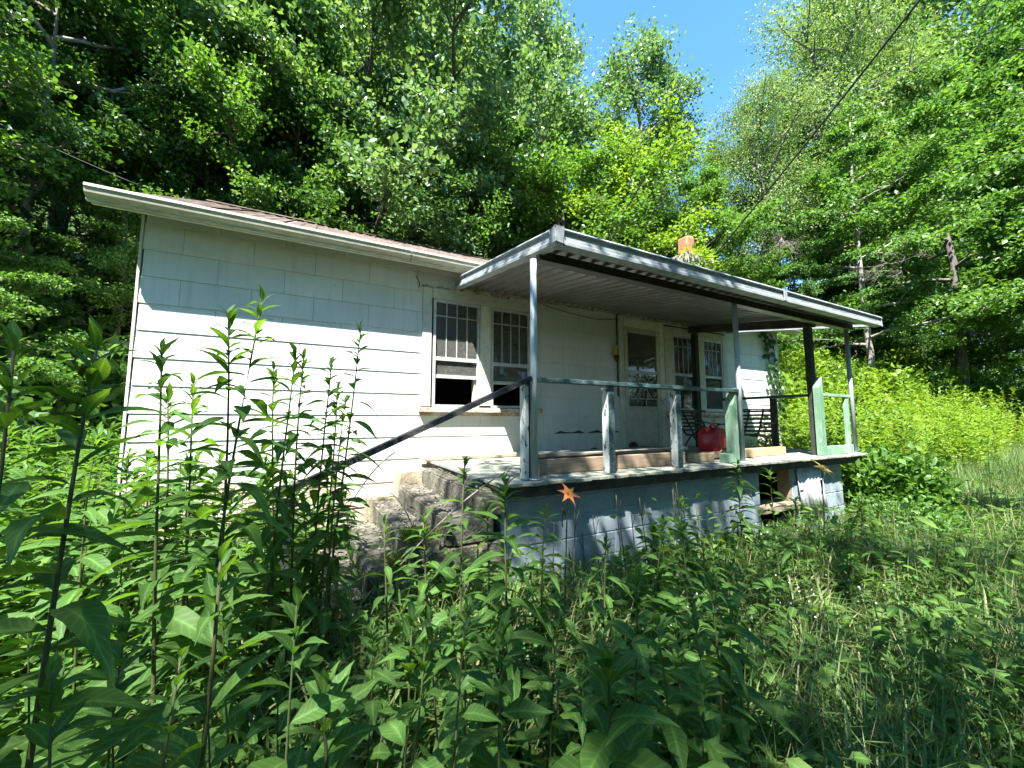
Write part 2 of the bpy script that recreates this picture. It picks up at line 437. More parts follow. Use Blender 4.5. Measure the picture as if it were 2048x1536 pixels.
def np_mesh(V, tri, k, nv, tint, name):
    me = bpy.data.meshes.new(name)
    T = (tri[None] + (np.arange(k) * nv)[:, None, None]).reshape(-1, 3)
    me.vertices.add(len(V)); me.vertices.foreach_set('co', V.astype(np.float32).ravel())
    me.loops.add(T.size); me.loops.foreach_set('vertex_index', T.astype(np.int32).ravel())
    me.polygons.add(len(T)); me.polygons.foreach_set('loop_start', (np.arange(len(T)) * 3).astype(np.int32))
    me.polygons.foreach_set('loop_total', np.full(len(T), 3, np.int32))
    me.update(calc_edges=True)
    a = me.attributes.new('tint', 'FLOAT', 'POINT')
    if tint is None:
        tint = RNG.random(k)
    a.data.foreach_set('value', np.repeat(np.asarray(tint), nv).astype(np.float32))
    return me


def unit(v):
    return v / (np.linalg.norm(v, axis=-1, keepdims=True) + 1e-9)


# ------------------------------------------------------------------ terrain
def sp(x, k=1.0):
    return np.logaddexp(0, np.asarray(x, float) / k) * k


def ground_z(x, y):
    x = np.asarray(x, float); y = np.asarray(y, float)
    # foot of the hill: behind the house, closer on both sides
    r = 1 / (1 + np.exp(-(x - 11.5) * .9)); l = 1 / (1 + np.exp((x + 4.5) * 1.2))
    y0 = 10.5 * (1 - r) * (1 - l) + (3.7 + .07 * (x - 11)) * r + 6.0 * l
    h = sp(y - y0, 1.1) * (.55 + .17 * r)
    h = 34 - sp(34 - h, 5)
    yard = .42 * (1 / (1 + np.exp(-(y - 2.6) * 1.6))) * (1 / (1 + np.exp((x - 1.2) * 2)))
    bump = .05 * np.sin(x * 1.3 + y * .7) * np.cos(y * 1.1 - x * .4)
    return h + yard + bump * 1.0


def grid_axis(lo, hi, a, b, fine, far):
    c = list(np.arange(a, b + 1e-6, fine)); s = fine; x = b
    while x < hi:
        s *= 1.25; x += s; c.append(min(x, hi))
    s = fine; x = a; pre = []
    while x > lo:
        s *= 1.25; x -= s; pre.append(max(x, lo))
    return np.array(pre[::-1] + c)


gx = grid_axis(-400, 400, -14, 34, .4, 0); gy = grid_axis(-400, 400, -10, 30, .4, 0)
GX, GY = np.meshgrid(gx, gy, indexing='ij')
GZ = ground_z(GX, GY)
V = np.stack([GX, GY, GZ], -1).reshape(-1, 3); nx, ny = len(gx), len(gy)
ii, jj = np.meshgrid(np.arange(nx - 1), np.arange(ny - 1), indexing='ij')
q = np.stack([ii * ny + jj, (ii + 1) * ny + jj, (ii + 1) * ny + jj + 1, ii * ny + jj + 1], -1).reshape(-1, 4)
me = bpy.data.meshes.new('ground'); me.from_pydata(V.tolist(), [], q.tolist()); me.polygons.foreach_set('use_smooth', [True] * len(me.polygons))
gr = link('ground', me, 'ground'); gr['kind'] = 'structure'

# ------------------------------------------------------------------ house
HX0, HX1, HY, HZ0, HZ1 = -1.55, 9.6, 5.0, .55, 3.67
HD = 12.2                                              # back wall y
house = thing('house', 'small white shingled single-storey house with brown metal roof, empty and overgrown', 'house', (4, 8.5, .4))


def hp(o):                                             # keep world placement under the house empty
    o.matrix_parent_inverse = house.matrix_basis.inverted() if False else Matrix.Translation(-house.location)
    return o


OPEN = [(1.40, 2.92, 1.80, 3.25), (4.80, 5.70, 1.11, 3.24), (6.02, 7.55, 1.80, 3.22)]       # wall openings behind trim
TRIM = [(1.27, 3.06, 1.66, 3.38), (4.69, 7.68, 1.64, 3.40), (4.69, 5.815, 1.05, 1.64)]
# structural front wall with openings
bm = bmesh.new()
xs = [HX0, 1.40, 2.92, 4.80, 5.70, 6.02, 7.55, HX1]
for i in range(7):
    x0, x1 = xs[i], xs[i + 1]
    op = [o for o in OPEN if abs(o[0] - x0) < .01]
    if op:
        bx(bm, x0, x1, HY, HY + .12, HZ0, op[0][2]); bx(bm, x0, x1, HY, HY + .12, op[0][3], HZ1)
    else:
        bx(bm, x0, x1, HY, HY + .12, HZ0, HZ1)
wall = hp(link('wall', bm_mesh(bm), 'backing', house))
hp(box('wall', HX0, HX0 + .12, HY + .12, HD, HZ0, HZ1, 'shingle', house))
hp(box('wall', HX1 - .12, HX1, HY + .12, HD, HZ0, HZ1, 'shingle', house))
hp(box('wall', HX0, HX1, HD, HD + .12, HZ0, HZ1, 'shingle', house))
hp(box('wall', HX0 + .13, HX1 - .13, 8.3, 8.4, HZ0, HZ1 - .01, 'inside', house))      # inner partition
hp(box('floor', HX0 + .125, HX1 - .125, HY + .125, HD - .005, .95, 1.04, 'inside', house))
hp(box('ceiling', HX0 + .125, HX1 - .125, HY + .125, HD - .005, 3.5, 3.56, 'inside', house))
hp(box('foundation', HX0 + .03, HX1 - .03, HY + .03, HD, -.1, HZ0 - .002, 'concrete_pale', house))
# gable ends
for gxx in (HX0 + .002, HX1 - .122):
    V = [(gxx, HY, HZ1), (gxx, HD + .12, HZ1), (gxx, 8.6, 5.42), (gxx + .12, HY, HZ1), (gxx + .12, HD + .12, HZ1), (gxx + .12, 8.6, 5.42)]
    hp(link('gable', pymesh(V, [(0, 2, 1), (3, 4, 5), (0, 1, 4, 3), (1, 2, 5, 4), (2, 0, 3, 5)], False), 'shingle', house))

# shingles, one by one


def sub_rects(r, holes):
    out = [r]
    for h in holes:
        nxt = []
        for (a, b, c, d) in out:
            if h[0] >= b or h[1] <= a or h[2] >= d or h[3] <= c:
                nxt.append((a, b, c, d)); continue
            if a < h[0]:
                nxt.append((a, h[0], c, d))
            if h[1] < b:
                nxt.append((h[1], b, c, d))
            a2, b2 = max(a, h[0]), min(b, h[1])
            if c < h[2]:
                nxt.append((a2, b2, c, h[2]))
            if h[3] < d:
                nxt.append((a2, b2, h[3], d))
        out = nxt
    return [q for q in out if q[1] - q[0] > .03 and q[3] - q[2] > .03]


def shingle_mesh(w, h, seed=0, chip=0.):
    # lapped shingle: bottom edge stands proud, top edge flush
    rr = random.Random(seed)
    n = 5
    V = []
    for i in range(n + 1):
        x = w * i / n
        V.append((x, -.0135, (rr.uniform(0, chip) if 0 < i < n else 0)))
    for i in range(n + 1):
        V.append((w * i / n, -.004, h))
    k = 2 * n + 2
    for i in range(2 * n + 2):
        V.append((V[i][0], -.001, V[i][2]))
    Fc = [tuple(range(n + 1)) + tuple(range(2 * n + 1, n, -1))]
    Fc = []
    for i in range(n):
        Fc.append((i, i + 1, n + 2 + i, n + 1 + i))
        Fc.append((k + i, i + k + n + 1, k + n + 2 + i, k + i + 1))
        Fc.append((i, k + i, k + i + 1, i + 1))
        Fc.append((n + 1 + i, n + 2 + i, k + n + 2 + i, k + n + 1 + i))
    Fc += [(0, n + 1, k + n + 1, k), (n, k + n, k + 2 * n + 1, 2 * n + 1)]
    return pymesh(V, Fc, False)


full_sh = [shingle_mesh(.6065, .272, s, .0) for s in range(2)]
ch = .2735; zk = 3.03
row = 0
for kz in range(-9, 4):
    z0 = zk + kz * ch; z1 = z0 + ch
    off = -.93 if kz % 2 == 0 else -.93 + .305
    xk = off - .61 * math.ceil((off - HX0) / .61)
    while xk < HX1:
        r = (max(xk, HX0), min(xk + .61, HX1), max(z0, HZ0 + .01), min(z1, HZ1))
        xk += .61
        if r[3] - r[2] < .05 or r[1] - r[0] < .04:
            continue
        for (a, b, c, d) in sub_rects(r, TRIM):
            fullp = abs(b - a - .61) < .005 and abs(d - c - ch) < .005
            broken = 3.05 < a < 4.6 and c < 1.6
            if fullp and not broken:
                me = random.choice(full_sh)
            else:
                me = shingle_mesh(b - a - .0035, d - c - .0015, int(a * 100 + c * 1000), .05 if (broken and random.random() < .6) else 0)
            o = link('shingle', me, 'shingle', wall)
            o.matrix_parent_inverse = Matrix.Translation(-house.location).inverted() @ Matrix.Translation(-house.location)
            o.location = (a + .0015, HY - .001, c + .0015)
# corner boards
hp(box('corner_board', HX0 - .025, HX0 - .003, HY - .02, HY + .09, HZ0, HZ1 - .02, 'trim', house))
hp(box('corner_board', HX1 + .003, HX1 + .025, HY - .02, HY + .09, HZ0, HZ1 - .02, 'trim', house))
hp(box('skirt_board', HX0, 1.2, HY - .022, HY - .002, HZ0 - .16, HZ0 - .004, 'sill', house))

# trim round windows and door
TY0, TY1 = HY - .035, HY - .002


def trim_set(nm, lst, y0=TY0, y1=TY1, mat='trim'):
    for b in lst:
        hp(box(nm, b[0], b[1], y0, y1, b[2], b[3], mat, house, .004))


trim_set('window_casing', [(1.27, 1.395, 1.78, 3.375), (2.10, 2.26, 1.80, 3.23), (2.93, 3.06, 1.78, 3.375), (1.40, 2.925, 3.235, 3.38)])
trim_set('door_casing', [(4.69, 4.815, 1.105, 3.395), (5.69, 5.81, 1.105, 3.395), (4.82, 5.685, 3.245, 3.40)])
trim_set('window_casing', [(5.82, 6.045, 1.76, 3.36), (6.665, 6.93, 1.79, 3.215), (7.54, 7.665, 1.76, 3.36), (6.05, 7.535, 3.22, 3.365)])
hp(box('head_flashing', 1.25, 3.08, HY - .05, HY - .004, 3.383, 3.41, 'trim_dirty', house))
hp(box('window_sill', 1.24, 3.09, HY - .10, HY - .003, 1.70, 1.765, 'sill', house, .006))
hp(box('window_apron', 1.27, 3.06, HY - .033, HY - .004, 1.655, 1.697, 'sill', house))
hp(box('window_sill', 5.82, 7.70, HY - .10, HY - .003, 1.685, 1.75, 'sill', house, .006))
hp(box('window_apron', 5.84, 7.67, HY - .033, HY - .004, 1.64, 1.682, 'sill', house))


def window(x0, x1, z0, z1, zmid, sash_drop, blind=False, broken=False):
    """double-hung storm window; parts carry names, pane and muntins one by one"""
    w_ = link('window', None, None, house); hp(w_)
    w_.empty_display_size = .1

    def sp_(nm, lst, mat):
        return [boxes(nm, [b], mat, w_) for b in lst]
    yo, yi = HY - .025, HY + .02
    t = .035
    f = bmesh.new()
    for b in ((x0, x0 + t, yo, yi, z0, z1), (x1 - t, x1, yo, yi, z0, z1), (x0 + t, x1 - t, yo, yi, z1 - t, z1), (x0 + t, x1 - t, yo, yi, z0, z0 + .03)):
        bx(f, *b)
    link('frame', bm_mesh(f), 'sash', w_)
    a0, a1 = x0 + t, x1 - t
    boxes('meeting_rail', [(a0, a1, yo + .005, yi - .004, zmid - .022, zmid + .028)], 'sash', w_)
    ym = HY
    # upper sash: three upright bars and one crossing bar
    zt = z1 - t
    zc = zt - (zt - zmid) * .24
    wb = (a1 - a0)
    for i in (1, 2, 3):
        xx = a0 + wb * i / 4
        boxes('muntin', [(xx - .006, xx + .006, ym - .012, ym + .010, zmid + .028, zc - .006)], 'sash', w_)
        boxes('muntin', [(xx - .006, xx + .006, ym - .012, ym + .010, zc + .006, zt)], 'sash', w_)
    boxes('muntin', [(a0, a1, ym - .0125, ym + .0105, zc - .006, zc + .006)], 'sash', w_)
    for i in range(4):
        p0, p1 = a0 + wb * i / 4 + .007, a0 + wb * (i + 1) / 4 - .007
        boxes('pane', [(p0, p1, ym - .004, ym + .001, zmid + .029, zc - .007)], 'glass', w_)
        boxes('pane', [(p0, p1, ym - .004, ym + .001, zc + .007, zt - .001)], 'glass', w_)
    # lower sash raised
    zl = zmid - .022 - sash_drop
    if sash_drop > 0:
        boxes('sash_rail', [(a0 + .001, a1 - .001, yi - .03, yi + .01, zl - .045, zl)], 'sash', w_)
        boxes('pane', [(a0 + .002, a1 - .002, yi - .012, yi - .007, zl + .001, zmid - .024)], 'glass', w_)
    boxes('jamb', [(a1 - .03, a1 - .002, HY + .022, HY + .1, z0 + .03, zmid)], 'sill', w_)
    if blind:
        o_ = boxes('blind', [(a0 - .05, a1 + .05, HY + .075, HY + .082, zmid - .02, z1)], 'blind', w_)
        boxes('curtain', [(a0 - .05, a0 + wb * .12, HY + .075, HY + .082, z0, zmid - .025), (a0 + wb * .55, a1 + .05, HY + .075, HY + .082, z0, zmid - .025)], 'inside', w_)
    return w_


window(1.42, 2.09, 1.775, 3.23, 2.42, .19)
window(2.27, 2.92, 1.775, 3.225, 2.40, .22)
window(6.05, 6.66, 1.765, 3.215, 2.46, .62, True)
window(6.935, 7.535, 1.765, 3.215, 2.46, .62, True)

# storm door with scroll grille
door = link('door', None, None, house); hp(door); door.empty_display_size = .1
dx0, dx1, dz0, dz1 = 4.825, 5.68, 1.13, 3.235
yo = HY - .03
for b in ((dx0, dx0 + .075, dz0, dz1), (dx1 - .075, dx1, dz0, dz1)):
    boxes('stile', [(b[0], b[1], yo, yo + .035, b[2], b[3])], 'door', door)
for z0, z1 in ((dz1 - .09, dz1), (2.42, 2.47), (1.76, 1.84), (dz0, dz0 + .07)):
    boxes('rail', [(dx0 + .075, dx1 - .075, yo + .001, yo + .034, z0, z1)], 'door', door)
boxes('kick_panel', [(dx0 + .075, dx1 - .075, yo + .012, yo + .028, dz0 + .07, 1.76)], 'door', door)
boxes('pane', [(dx0 + .075, dx1 - .075, yo + .016, yo + .021, 2.47, dz1 - .09)], 'glass', door)
boxes('pane', [(dx0 + .075, dx1 - .075, yo + .016, yo + .021, 1.84, 2.42)], 'glass', door)
V, Fc = [], []
gc = (dx0 + dx1) / 2; gy_ = yo + .002


def spiral(cx_, cz_, r0, turns, a0, sgn):
    return [(cx_ + sgn * r0 * (1 - .8 * t) * math.cos(a0 + turns * 2 * PI * t), gy_, cz_ + r0 * (1 - .8 * t) * math.sin(a0 + turns * 2 * PI * t)) for t in np.linspace(0, 1, 18)]


for s in (-1, 1):
    tube_into(V, Fc, [(gc + s * (.20 - .12 * math.sin(PI * t)), gy_, 1.98 + .42 * t) for t in np.linspace(0, 1, 12)], .007, 5)
    tube_into(V, Fc, [(gc + s * (.085 * math.sin(PI * t)), gy_, 2.10 + .24 * t) for t in np.linspace(.05, .95, 12)], .007, 5)
    tube_into(V, Fc, spiral(gc + s * .27, 2.05, .055, 1.3, 0, s), .007, 5)
    tube_into(V, Fc, spiral(gc + s * .10, 2.03, .045, 1.3, 1.2, -s), .007, 5)
    for kx in (.09, .18, .28):
        tube_into(V, Fc, spiral(gc + s * kx, 2.375, .035, 1.2, PI, s), .006, 5)
    tube_into(V, Fc, [(gc + s * .03, gy_, 2.27), (gc + s * .02, gy_, 2.17), (gc, gy_, 2.23)], .007, 5)   # monogram strokes
    tube_into(V, Fc, [(gc + s * .045, gy_, 2.27), (gc + s * .035, gy_, 2.17)], .006, 5)
tube_into(V, Fc, [(gc - .05, gy_, 2.135), (gc + .05, gy_, 2.135)], .007, 5)
tube_into(V, Fc, [(gc - .045, gy_, 2.31), (gc + .045, gy_, 2.31)], .007, 5)
tube_into(V, Fc, [(gc, gy_, 2.31), (gc, gy_, 2.42)], .007, 5)
tube_into(V, Fc, [(gc - .03, gy_, 2.12), (gc, gy_, 2.0), (gc + .03, gy_, 2.12)], .007, 5)
tube_into(V, Fc, [(dx0 + .05, gy_, 1.975), (dx1 - .05, gy_, 1.975)], .008, 5)
tube_into(V, Fc, [(gc + .06, gy_, 1.97), (gc + .06, gy_, 1.83)], .007, 5)
link('scroll_grille', pymesh(V, Fc), 'iron', door)
bm = bmesh.new(); bmesh.ops.create_uvsphere(bm, u_segments=12, v_segments=8, radius=.034)
for v_ in bm.verts:
    v_.co.y *= .6
    v_.co += Vector((dx1 - .035, yo - .045, 1.98))
V, Fc = [], []
link('handle', bm_mesh(bm, smooth=True), 'iron', door)
# inner wooden door edge standing ajar behind
boxes('inner_door', [(dx0 + .62, dx1 - .05, HY + .12, HY + .16, 1.12, 3.2)], 'blind', door)
# oval push plate beside the door
V, Fc = [], []
tube_into(V, Fc, [(5.755 + .045 * math.cos(a), TY0 - .012, 1.94 + .062 * math.sin(a)) for a in np.linspace(0, 2 * PI, 20)], .012, 6)
hp(link('oval_bracket', pymesh(V, Fc), 'iron', house))

# roof: ribbed metal panels, two slopes, 0.5 pitch
EY, EZ, SL = 4.70, 3.665, .489
RY = 8.6; RZ = EZ + (RY - EY) * SL
roof = link('roof', None, None, house); hp(roof); roof.empty_display_size = .1
RX0, RX1 = -1.84, 9.85


def rib_profile(wd, pitch, h):
    pr = []; x = 0
    while x < wd - 1e-6:
        for a, b in ((0, 0), (.55, 0), (.70, h), (.85, h), (1.0, 0)):
            xx = x + a * pitch
            if xx <= wd + 1e-6 and (not pr or xx > pr[-1][0] + 1e-6):
                pr.append((xx, b))
        x += pitch
    return pr


pw = .7325
for side in (0, 1):
    for i in range(16):
        x0 = RX0 + i * pw
        pr = rib_profile(pw - .004, .1825, .02)
        wob = random.uniform(-.02, .02)
        V = []; 
        for k, t in enumerate((0, .33, .66, 1)):
            yy = (EY - .05 + wob) + (RY - EY + .05 - wob) * t
            if side:
                yy = 2 * RY - yy
            zz = RZ - abs(RY - yy) * SL
            for (px, pz) in pr:
                V.append((x0 + px, yy, zz + .035 + pz + (random.uniform(0, .012) if k == 0 else 0)))
        n = len(pr); Fc = []
        for k in range(3):
            for j in range(n - 1):
                Fc.append((k * n + j, k * n + j + 1, (k + 1) * n + j + 1, (k + 1) * n + j))
        link('roof_panel', pymesh(V, Fc, False), 'roof', roof)
V = [(RX0 + .02, EY, EZ), (RX0 + .02, RY, RZ), (RX0 + .02, 2 * RY - EY, EZ)]
for side, (ya, yb) in enumerate(((EY, RY), (2 * RY - EY, RY))):
    Vd = [(RX0 + .03, ya, EZ), (RX1 - .03, ya, EZ), (RX1 - .03, yb, RZ), (RX0 + .03, yb, RZ)]
    Vd += [(a, b, c + .03) for a, b, c in Vd]
    link('roof_deck', pymesh(Vd, [(0, 1, 2, 3), (4, 7, 6, 5), (0, 4, 5, 1), (1, 5, 6, 2), (2, 6, 7, 3), (3, 7, 4, 0)], False), 'trim_dirty', roof)
link('ridge_cap', pymesh([(RX0, RY - .15, RZ + .0), (RX1, RY - .15, RZ + .0), (RX1, RY, RZ + .085), (RX0, RY, RZ + .085), (RX0, RY + .15, RZ), (RX1, RY + .15, RZ)], [(0, 1, 2, 3), (3, 2, 5, 4)], False), 'roof', roof)
# gutter-shaped eave moulding, fascia and soffit
gp = [(EY - .012, EZ + .02), (EY - .115, EZ + .02), (EY - .118, EZ - .005), (EY - .108, EZ - .02), (EY - .100, EZ - .055), (EY - .062, EZ - .085), (EY - .055, EZ - .108), (EY - .012, EZ - .108)]
for a, b in ((RX0 - .01, 1.02), (1.03, 4.9), (4.91, RX1)):
    hp(extrude_x('gutter', gp, a, b, 'gutter', house))
hp(box('fascia', RX0 + .01, RX1 - .01, EY - .009, EY + .02, EZ - .115, EZ - .001, 'trim', house))
hp(box('frieze_board', HX0, HX1, HY - .016, HY - .0, 3.665, 3.80, 'frieze', house))
# chimney block and clay flue
hp(box('chimney', 7.30, 7.78, 5.5, 5.95, 4.1, 5.36, 'chimney', house, .02))
V, Fc = [], []
for k, (zz, s) in enumerate(((5.36, .14), (5.5, .14), (5.74, .14), (5.80, .115))):
    for (a, b) in ((-1, -.7), (-.7, -1), (.7, -1), (1, -.7), (1, .7), (.7, 1), (-.7, 1), (-1, .7)):
        V.append((7.54 + a * s, 5.72 + b * s, zz + (.02 * a if k == 3 else 0)))
for k in range(3):
    for j in range(8):
        Fc.append((k * 8 + j, k * 8 + (j + 1) % 8, (k + 1) * 8 + (j + 1) % 8, (k + 1) * 8 + j))
Fc.append(tuple(range(24, 32)))
hp(link('flue', pymesh(V, Fc, False), 'clay', house))
hp(tube('service_mast', [(8.3, 5.6, 4.1), (8.3, 5.6, 5.45)], .03, 'chimney', house))
# cable stapled along the wall under the porch roof
pts = [(3.05, HY - .04, 3.42), (3.3, HY - .035, 3.36), (3.7, HY - .035, 3.32), (4.2, HY - .035, 3.28), (4.55, HY - .035, 3.33), (4.66, HY - .035, 3.36)]
hp(tube('wall_cable', pts, .006, 'cable', house, 5))
hp(tube('wall_cable', [(4.66, HY - .03, 3.45), (4.655, HY - .03, 3.1), (4.66, HY - .03, 2.8), (4.65, HY - .03, 2.0)], .012, 'cable', house, 5))
hp(tube('wall_cable', [(1.21, HY - .03, 3.58), (1.17, HY - .028, 3.5), (1.22, HY - .028, 3.42), (1.215, HY - .028, 3.36)], .005, 'cable', house, 5))

# ------------------------------------------------------------------ porch
PY = 2.82; DZ = 1.10
porch = thing('porch', 'open front porch with corrugated metal roof, thin poles and worn green rails', 'porch', (4.4, 3.8, .3))


def pp(o):
    o.matrix_parent_inverse = Matrix.Translation(-porch.location); return o


deck = pp(box('deck_frame', 1.36, 7.40, PY - .06, HY - .03, DZ - .125, DZ - .03, 'rim', porch))
bw = .088; x = 1.33
di = 0
while x < 7.42:
    j0 = random.uniform(-.013, .013)
    zz = random.uniform(-.003, .003)
    bm = bmesh.new(); bx(bm, x, x + bw - .004, PY - .115 + j0, HY - .035, DZ - .027 + zz, DZ + zz)
    bmesh.ops.bevel(bm, geom=bm.edges[:], offset=.003, segments=1, affect='EDGES')
    link('deck_board', bm_mesh(bm), 'deck', deck)
    x += bw
# block foundation
found = pp(link('foundation', None, None, porch)); found.empty_display_size = .1
boxes('mortar_bed', [(1.40, 4.93, PY + .052, PY + .19, -.1, DZ - .13), (5.66, 7.0, PY + .052, PY + .19, -.1, DZ - .13), (1.36, 1.52, PY + .2, HY - .1, -.1, DZ - .13), (6.85, 7.0, PY + .2, HY - .1, -.1, DZ - .13)], 'mortar', found)
blk = {}


def block_mesh(wd, h):
    k = (round(wd, 3), round(h, 3))
    if k not in blk:
        bm = bmesh.new(); bx(bm, 0, wd, 0, .12, 0, h)
        bmesh.ops.bevel(bm, geom=[e for e in bm.edges], offset=.006, segments=1, affect='EDGES')
        blk[k] = bm_mesh(bm)
    return blk[k]


for r_ in range(5):
    z0 = -.035 + r_ * .2; h = .192
    if r_ == 4:
        h = .17
    off = 0 if r_ % 2 == 0 else .2
    for seg0, seg1 in ((1.40, 4.93), (5.66, 7.0)):
        xx = seg0 - (.4 - off if off else 0)
        while xx < seg1 - .02:
            a, b = max(xx, seg0), min(xx + .392, seg1)
            if b - a > .05:
                o = link('concrete_block', block_mesh(b - a, h), 'block', found)
                o.location = (a, PY + .045 + random.uniform(-.002, .002), z0)
            xx += .4
pp(box('opening_sill', 4.90, 5.72, PY - .02, PY + .3, .46, .54, 'concrete_pale', porch, .01))
pp(box('opening_jamb', 5.60, 5.655, PY + .05, PY + .2, .54, DZ - .13, 'old_lumber', porch))
# dark crawl space behind the opening
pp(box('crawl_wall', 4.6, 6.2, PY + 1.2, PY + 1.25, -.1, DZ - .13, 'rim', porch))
# corrugated sheet leaning against the right of the opening
V = []; Fc = []
nn_ = 40
for i in range(nn_ + 1):
    t = i / nn_
    xx = 5.75 + .62 * t; d_ = .012 * math.sin(t * 2 * PI * 7)
    V += [(xx, PY - .03 + d_, .35), (xx, PY + .03 + d_, DZ - .135)]
for i in range(nn_):
    Fc.append((2 * i, 2 * i + 2, 2 * i + 3, 2 * i + 1))
sheet = tag(link('metal_sheet', pymesh(V, Fc), 'panel'), 'pale corrugated metal sheet leaning on the block wall right of the crawl hole', 'metal sheet')
sm = sheet.modifiers.new('t', 'SOLIDIFY'); sm.thickness = .003
# poles
PT = 3.01
for x in (1.69, 4.555, 7.38):
    pp(tube('pole', [(x, PY, DZ + .001), (x, PY, PT)], .029, 'pole', porch, 14))
    pp(tube('pole_foot', [(x, PY, DZ + .002), (x, PY, DZ + .012)], .05, 'pole', porch, 14))
# front beam
pp(box('beam', 1.735, 7.55, PY - .028, PY + .028, PT, PT + .085, 'beam', porch, .003))
pp(extrude_x('beam_lip', [(PY - .045, PT - .008), (PY + .045, PT - .008), (PY + .045, PT - .002), (PY - .045, PT - .002)], 1.735, 7.55, 'alum', porch))
# dark side beam and its posts
FY, FZ = 2.5, 3.04          # front edge of sheet
BKY, BKZ = HY - .05, 3.43
rs = (BKZ - FZ) / (BKY - FY)
V = []
for xx in (6.46, 6.53):
    for (yy, dz) in ((PY + .03, 0), (HY - .06, 0)):
        zt = FZ + (yy - FY) * rs - .01
        V += [(xx, yy, zt - .13), (xx, yy, zt)]
pp(link('side_beam', pymesh(V, [(0, 2, 3, 1), (4, 5, 7, 6), (0, 1, 5, 4), (2, 6, 7, 3), (0, 4, 6, 2), (1, 3, 7, 5)], False), 'beam', porch))
pp(box('dark_post', 6.38, 6.48, PY + .05, PY + .13, DZ + .002, 2.95, 'darkpost', porch, .004))
pp(box('dark_post', 6.44, 6.54, HY - .22, HY - .13, DZ + .002, 3.255, 'darkpost', porch, .004))
# pan roof, a corrugated sheet in lengths
croof = pp(link('roof', None, None, porch)); croof.empty_display_size = .1
cx0, cx1 = 1.74, 7.60
npan = 10; pwid = (cx1 - cx0) / npan
for i in range(npan):
    x0 = cx0 + i * pwid
    pr = []; kk = int(round(pwid / .151)); pit_ = pwid / kk
    for j in range(kk):
        for a, b in ((0, 0), (.30, 0), (.5, .055), (.8, .055), (.999, 0)):
            pr.append((j * pit_ + a * pit_, b))
    pr.append((pwid - .001, 0.))
    V = []; Fc = []; n = len(pr)
    ys = np.linspace(FY + .01, BKY, 5)
    for yy in ys:
        zz = FZ + (yy - FY) * rs + .02
        for px, pz in pr:
            V.append((x0 + px, yy, zz + pz))
    for k in range(4):
        for j in range(n - 1):
            Fc.append((k * n + j, k * n + j + 1, (k + 1) * n + j + 1, (k + 1) * n + j))
    link('roof_pan', pymesh(V, Fc, False), 'alum', croof)
# fascia: stepped trough profile around three sides
fp = [(FY + .012, FZ + .108), (FY - .03, FZ + .118), (FY - .042, FZ + .10), (FY - .012, FZ + .092), (FY - .012, FZ + .082), (FY - .022, FZ + .065), (FY - .022, FZ + .02), (FY - .036, FZ + .006), (FY - .036, FZ - .022), (FY + .055, FZ - .030), (FY + .055, FZ - .022), (FY + .012, FZ - .012)]
for a, b in ((cx0 - .02, 4.98), (4.985, cx1 + .02)):
    pp(extrude_x('fascia', fp, a, b, 'fascia', porch))
pp(box('fascia_joint', 4.955, 5.01, FY - .05, FY - .037, FZ - .02, FZ + .113, 'fascia', porch))


def side_fascia(x, s):
    prof = [(x, .108), (x + s * .03, .118), (x + s * .042, .10), (x + s * .012, .092), (x + s * .012, .082), (x + s * .022, .065), (x + s * .022, .02), (x + s * .036, .006), (x + s * .036, -.022), (x - s * .055, -.030), (x - s * .055, -.022), (x, -.012)]
    V = []
    ya, yb = FY + (-.03), BKY - .02
    for yy in (ya, yb):
        zz = FZ + (yy - FY) * rs
        for px, pz in prof:
            V.append((px, yy, zz + pz))
    n = len(prof); Fc = [(i, (i + 1) % n, n + (i + 1) % n, n + i) for i in range(n)] + [tuple(range(n)), tuple(range(n, 2 * n))]
    me = pymesh(V, Fc, False); b_ = bmesh.new(); b_.from_mesh(me); bmesh.ops.recalc_face_normals(b_, faces=b_.faces[:]); b_.to_mesh(me); b_.free()
    return pp(link('fascia', me, 'fascia', porch))


side_fascia(cx0 - .02, -1); side_fascia(cx1 + .02, 1)
# corner cap, a little crumpled
bm = bmesh.new(); bx(bm, cx0 - .072, cx0 + .03, FY - .052, FY + .04, FZ - .026, FZ + .124)
bmesh.ops.bevel(bm, geom=bm.edges[:], offset=.012, segments=2, affect='EDGES')
for v_ in bm.verts:
    v_.co += Vector((random.uniform(-.005, .005), random.uniform(-.005, .005), random.uniform(-.006, .006)))
pp(link('corner_cap', bm_mesh(bm), 'fascia', porch))
pp(box('ledger', 1.70, 7.58, HY - .055, HY - .037, 3.413, 3.445, 'trim_dirty', porch))
# rails and posts
pp(box('rail', 1.73, 4.52, PY - .025, PY + .055, 1.925, 1.965, 'rail', porch, .005))
for x in (2.56, 3.50):
    p_ = pp(box('post', x - .045, x + .03, PY - .0, PY + .045, DZ + .003, 1.923, 'rail', porch, .004))
    p2 = boxes('post_face', [(x - .050, x - .0455, PY + .004, PY + .088, DZ + .004, 1.91)], 'post_white', p_)
    p2 = boxes('post_side', [(x - .0453, x - .008, PY + .0455, PY + .088, DZ + .004, 1.91)], 'rail', p_)
pp(box('post', 1.605, 1.645, PY + .01, PY + .10, DZ + .003, 1.90, 'post_white', porch, .004))
pp(box('post', 1.646, 1.672, PY + .03, PY + .1, DZ + .003, 1.93, 'darkpost', porch, .004))


